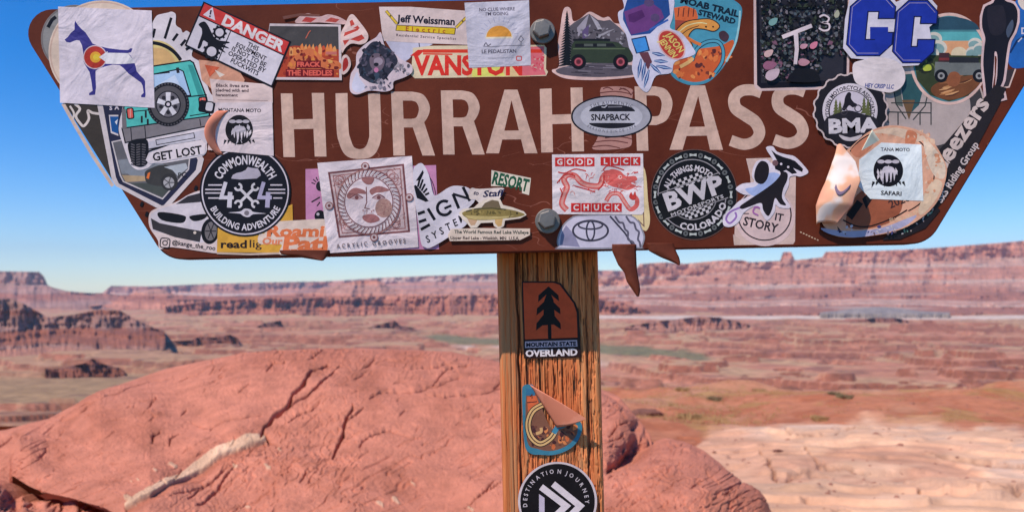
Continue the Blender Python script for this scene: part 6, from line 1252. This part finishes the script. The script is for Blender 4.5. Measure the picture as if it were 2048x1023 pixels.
scribble(s, 'print', (1740, 262, 1866, 290), 16, [(226, 180, 156), (210, 140, 108), (232, 186, 160)], 2, 6); scribble(s, 'print', (1846, 300, 1880, 392), 18, [(230, 184, 160), (210, 144, 112), (232, 196, 176)], 2, 6); scribble(s, 'print', (1660, 452, 1790, 468), 22, [(120, 100, 108), (196, 190, 206), (70, 70, 120), (210, 200, 200)], 1.5, 4)
peach = s; s.end()
s = sticker('crinkled white MOTO SAFARI sticker with black globe on the peach sticker', [(1742, 300), (1760, 286), (1840, 290), (1844, 402), (1786, 400), (1738, 398), (1714, 372), (1716, 320)], (236, 232, 234))
s.draw('lettering', text('TANA MOTO', 1788, 300, 6.5, 1, .012, fit=58), (60, 54, 62)); globe(s, 1774, 342, 29); s.draw('lettering', text('SAFARI', 1780, 387, 8, 3, .015, fit=42), (40, 34, 40)); s.end()
# red dashes left on the board
s = Printed('sticker', 'row of tiny white dashes left near the bottom edge, left of the peach sticker', 'sticker', [(1598, 462), (1640, 462), (1640, 482), (1598, 482)])
for k in range(7): s.draw('dashes', rrect(1600 + k * 5.6, 463 + k * 2.6, 1603.5 + k * 5.6, 465.2 + k * 2.6, 0, 20), (206, 176, 150))
s.end()
s = sticker('thin cream strip of an old label along the board above the red text sticker', [(566, 34), (600, 28), (640, 30), (640, 34), (600, 33), (568, 40)], (120, 76, 66)); s.end()

# --- post ------------------------------------------------------------------
PF = PD - 0.8 - .0002 
def psticker(label, outline, col, **kw): 
    return sticker(label, outline, col, depth0=PF, **kw)
mo = [(1043, 562), (1108, 562), (1122, 566), (1150, 604), (1158, 622), (1162, 714), (1048, 716)]
s = psticker('orange sticker of a black pine tree lettered MOUNTAIN STATE OVERLAND high on the post', mo, (44, 26, 26), lift=.0008)
s.draw('field', [(1046, 565), (1107, 565), (1119, 569), (1147, 606), (1153, 624), (1155, 674), (1050, 678)], (250, 84, 46))
for y0_, y1_, w_ in ((572, 604, 20), (594, 630, 23), (616, 660, 24)): s.draw('tree', [(1097, y0_), (1097 + w_, y1_ - 14), (1097 + w_ + 1, y1_ - 2), (1101, y1_ - 16), (1093, y1_ - 16), (1096 - w_, y1_), (1097 - w_, y1_ - 14)], (24, 18, 22))
s.draw('tree', [(1097, 576), (1107, 600), (1109, 626), (1111, 648), (1086, 650), (1087, 626), (1088, 602)], (24, 18, 22)); s.draw('tree', rrect(1095.5, 636, 1102.5, 677, 0, -1.5), (24, 18, 22)); s.draw('panel', [(1050, 682), (1154, 679), (1155, 692), (1050, 695)], (196, 172, 184)); s.draw('lettering', text('MOUNTAIN STATE', 1102, 687.5, 7.5, -1.5, .035, fit=100), (34, 20, 30)); s.draw('lettering', text('OVERLAND', 1103, 704.5, 12.5, -1.5, .03, fit=104), (224, 208, 214)); s.end()
ml = spline([(1044, 782), (1048, 770), (1058, 768), (1070, 776), (1098, 850), (1120, 852), (1150, 836), (1164, 850), (1158, 876), (1140, 896), (1110, 908), (1080, 908), (1062, 906), (1050, 892), (1046, 850)], 4)
s = psticker('teal and orange trail picture sticker with its corner peeled over, middle of the post', ml, (62, 124, 150), lift=.0009)
i_ = [(1052, 790), (1064, 778), (1074, 790), (1100, 852), (1122, 856), (1150, 846), (1154, 866), (1136, 888), (1106, 900), (1074, 896), (1054, 880)]
s.draw('picture', spline(i_, 4), (126, 84, 68)); s.draw('picture', [(1054, 792), (1072, 790), (1080, 812), (1056, 824)], (206, 100, 62)); s.draw('picture', rrect(1052, 776, 1070, 790), (54, 110, 146)); s.draw('picture', strip([(1054, 804), (1074, 802)], 2), (80, 40, 40)); s.draw('picture', strip([(1060, 792), (1064, 788), (1064, 796)], 2), (80, 40, 40))
scribble(s, 'picture', (1060, 850, 1150, 894), 50, [(196, 104, 64), (84, 50, 50), (110, 66, 56), (214, 130, 80), (70, 40, 44)], 2.5, 7, in_poly(i_))
lp = spline([(1090, 806), (1066, 820), (1056, 846), (1062, 872), (1080, 886), (1100, 876), (1110, 862)], 6, False)
s.draw('lizard', strip(lp, 13), (50, 36, 36)); s.draw('lizard', strip(lp, 10), (212, 172, 118)); s.draw('lizard', strip(lp, 2), (60, 40, 40)); s.draw('lizard', strip(spline([(1072, 866), (1082, 862), (1082, 854)], 4, False), 6), (206, 160, 110)); s.draw('picture', rrect(1106, 852, 1116, 866, 0, 30), (66, 130, 160)); s.end(); MLz = s
s = psticker('black round sticker with two white arrowheads lettered DESTINATION around its rim, bottom of the post', ell(1115, 1001, 79, 79, 0, 72), (206, 190, 196), lift=.0010)
s.draw('face', ell(1115, 1001, 74.5, 75, 0, 72), (26, 22, 26)); s.draw('lettering', arctext('DESTINATION JOURNEY', 1112, 1003, 62, -4, 8, .005, .9, span=196), (196, 184, 192))
AW = (212, 200, 208); s.draw('arrows', strip([(1082, 972), (1132, 1010), (1090, 1050)], 13), AW); s.draw('arrows', strip([(1106, 966), (1160, 1010), (1110, 1060)], 13), AW); s.draw('arrows', [(1078, 986), (1089, 994), (1089, 1046), (1078, 1046)], (188, 176, 196)); s.end()

# ================================================================== peeled and hanging vinyl (curved sheets)
def sheet(name, fn, nu, nv, mat, root, loc, parent=True, thick=.0003):
    """fn(u, v) -> world point; becomes a thin curved sheet with real thickness"""
    P = np.array([[fn(i / (nu - 1), j / (nv - 1)) for i in range(nu)] for j in range(nv)])
    o = grid_mesh(name, P[..., 0] - loc[0], P[..., 1] - loc[1], P[..., 2] - loc[2], mat, None, kind=None)
    if root is not None: o.parent = root
    else: o.location = loc
    md = o.modifiers.new('thickness', 'SOLIDIFY'); md.thickness = thick; md.offset = 0
    return o
def W3(px, py, out): return (SX(px), -out, SZ(py))
def curlmat(name, c1, c2, scale=30, thr=.5):
    m = bpy.data.materials.new(name); m.use_nodes = True; t = m.node_tree; b = t.nodes['Principled BSDF']; g = t.nodes.new('ShaderNodeNewGeometry')
    nz = t.nodes.new('ShaderNodeTexNoise'); nz.inputs['Scale'].default_value = scale; nz.inputs['Detail'].default_value = 3; t.links.new(g.outputs['Position'], nz.inputs[0])
    cr = t.nodes.new('ShaderNodeValToRGB'); cr.color_ramp.elements[0].position = thr - .02; cr.color_ramp.elements[1].position = thr + .02
    cr.color_ramp.elements[0].color = alb(c1) + (1,); cr.color_ramp.elements[1].color = alb(c2) + (1,); t.links.new(nz.outputs[0], cr.inputs[0]); t.links.new(cr.outputs[0], b.inputs['Base Color'])
    b.inputs['Roughness'].default_value = .7; b.inputs['Specular IOR Level'].default_value = .12
    bp = t.nodes.new('ShaderNodeBump'); bp.inputs['Strength'].default_value = .3; bp.inputs['Distance'].default_value = .004; n2 = t.nodes.new('ShaderNodeTexNoise'); n2.inputs['Scale'].default_value = 22; t.links.new(g.outputs['Position'], n2.inputs[0]); t.links.new(n2.outputs[0], bp.inputs['Height']); t.links.new(bp.outputs[0], b.inputs['Normal'])
    return m
# the big curl rolling off the peach sticker: anchored on the board, bulging out and back over itself
A0 = [(1682, 292), (1700, 325), (1708, 365), (1694, 412), (1664, 448)]
W0 = [10, 42, 60, 66, 36]
def curl(u, v):
    ax, ay = np.interp(v, [0, .25, .5, .8, 1], [p[0] for p in A0]), np.interp(v, [0, .25, .5, .8, 1], [p[1] for p in A0])
    w_ = np.interp(v, [0, .25, .5, .8, 1], W0); r = w_ / 2; a = R(200 - 172 * u ** .9)
    x = ax - r + r * math.cos(a) * 1.02; out = r * K * (.46 * math.sin(a) + .38 + .55 * u ** 2) + .0012 + .0012 * math.sin(9 * v + 3 * u)
    return W3(x + 2.5 * math.sin(7 * v), ay - 5 * math.sin(a) + 4 * u, out)
cm = curlmat('peach_vinyl', (232, 168, 140), (222, 206, 204), 20, .52)
_b = cm.node_tree.nodes['Principled BSDF']; _b.inputs['Roughness'].default_value = .8; _b.inputs['Specular IOR Level'].default_value = .1
_r = [q for q in cm.node_tree.nodes if q.type == 'VALTORGB'][0].color_ramp; _e = _r.elements.new(.40); _e.color = alb((206, 146, 128)) + (1,); _e = _r.elements.new(.62); _e.color = alb((226, 214, 216)) + (1,); _e = _r.elements.new(.64); _e.color = alb((190, 150, 160)) + (1,)
_r.elements[0].position = .38
pl_ = peach.root.location; o = sheet('peeled_flap', curl, 26, 40, cm, peach.root, pl_)
def band(u, v):
    q_ = curl(.45 + .30 * u, .56 + .05 * v + .10 * math.sin(math.pi * u)); return (q_[0], q_[1] - .0009, q_[2])
o = sheet('curl_print', band, 12, 5, curlmat('slate_print', (96, 84, 120), (120, 104, 130)), peach.root, pl_, thick=.0001)
def lift2(u, v):      # salmon edge curling up beside the MONTANA MOTO sticker
    y = 222 + 88 * v; x0 = 436 - 22 * math.sin(math.pi * v) ** .8; return W3(x0 + 22 * u * (1 - .4 * v), y, .0012 + .006 * math.sin(math.pi * v) * math.sin(math.pi * u * .5 + 1.4))
c_ = lift2(.5, .5); o = sheet('sticker_scrap', lift2, 8, 20, curlmat('salmon_edge', (206, 130, 108), (196, 120, 98)), None, c_); tag(o, 'narrow salmon-backed scrap curling up between the off-roader and MONTANA MOTO stickers', 'sticker')
def lift1(u, v):      # small loose corner above the safari sticker
    a, b, c = Vector((1738, 262)), Vector((1764, 288)), Vector((1712, 322)); p = a * (1 - u) * (1 - v) + b * u * (1 - v) + c * v
    return W3(p.x, p.y, .0008 + .006 * (1 - u) * (1 - v) ** 1.2)
o = sheet('peeled_corner', lift1, 12, 12, curlmat('pale_vinyl', (236, 224, 210), (236, 216, 198)), peach.root, pl_)
# folded corner of the trail picture on the post
def PW(px, py, out): kx = PD / .8; return (SX(px) * kx, PD - .8 - out, CAM_Z + (575 - py) * K * kx)
def fold(u, v):
    a, c, b = Vector((1060, 768)), Vector((1113, 853)), Vector((1170, 832)); e = a * (1 - v) + c * v
    p = e * (1 - u) + b * u; q_ = math.sin(math.pi * u) * 4 * (v - .5); return PW(p.x, p.y + q_, .0018 + .013 * u ** .8 + .003 * math.sin(math.pi * u))
o = sheet('folded_corner', fold, 16, 16, curlmat('salmon_vinyl', (206, 128, 104), (214, 138, 114), 40), MLz.root, MLz.root.location)
# brown tongues of vinyl hanging below the board
mb = paint((96, 46, 30), .5, .6)
def tongue(label, L_, R_, out0, out1):
    def fn(u, v):
        ys = [p[1] for p in L_]; y = ys[0] + (ys[-1] - ys[0]) * v
        xl = np.interp(y, ys, [p[0] for p in L_]); xr = np.interp(y, [p[1] for p in R_], [p[0] for p in R_])
        bow = math.sin(math.pi * u) * .0022
        return W3(xl + (xr - xl) * u, y, out0 + (out1 - out0) * v ** 1.4 + bow)
    c = fn(.5, 0); o = sheet('sticker_tongue', fn, 10, 26, mb, None, c); tag(o, label, 'sticker'); return o
tongue('long brown leaf-shaped tongue of vinyl hanging below the board, right of the post', [(1224, 488), (1224, 502), (1236, 530), (1248, 545), (1252, 562), (1272, 592)], [(1272, 488), (1272, 505), (1273, 540), (1277, 565), (1279, 580), (1276, 592)], .0006, .006)
tongue('short brown pointed tongue of vinyl under the board, right of the long hanging one', [(1292, 486), (1298, 502), (1320, 514), (1344, 524), (1356, 530)], [(1346, 486), (1352, 503), (1357, 514), (1359, 524), (1358, 530)], .0006, .004)
tongue('dark wedge of vinyl sticking out below the board under the orange lettering', [(558, 500), (563, 508), (600, 514), (644, 521)], [(664, 500), (660, 507), (654, 514), (647, 521)], .0004, .002)
bpy.data.objects.remove(_to)
# curved surfaces are shared as plain meshes
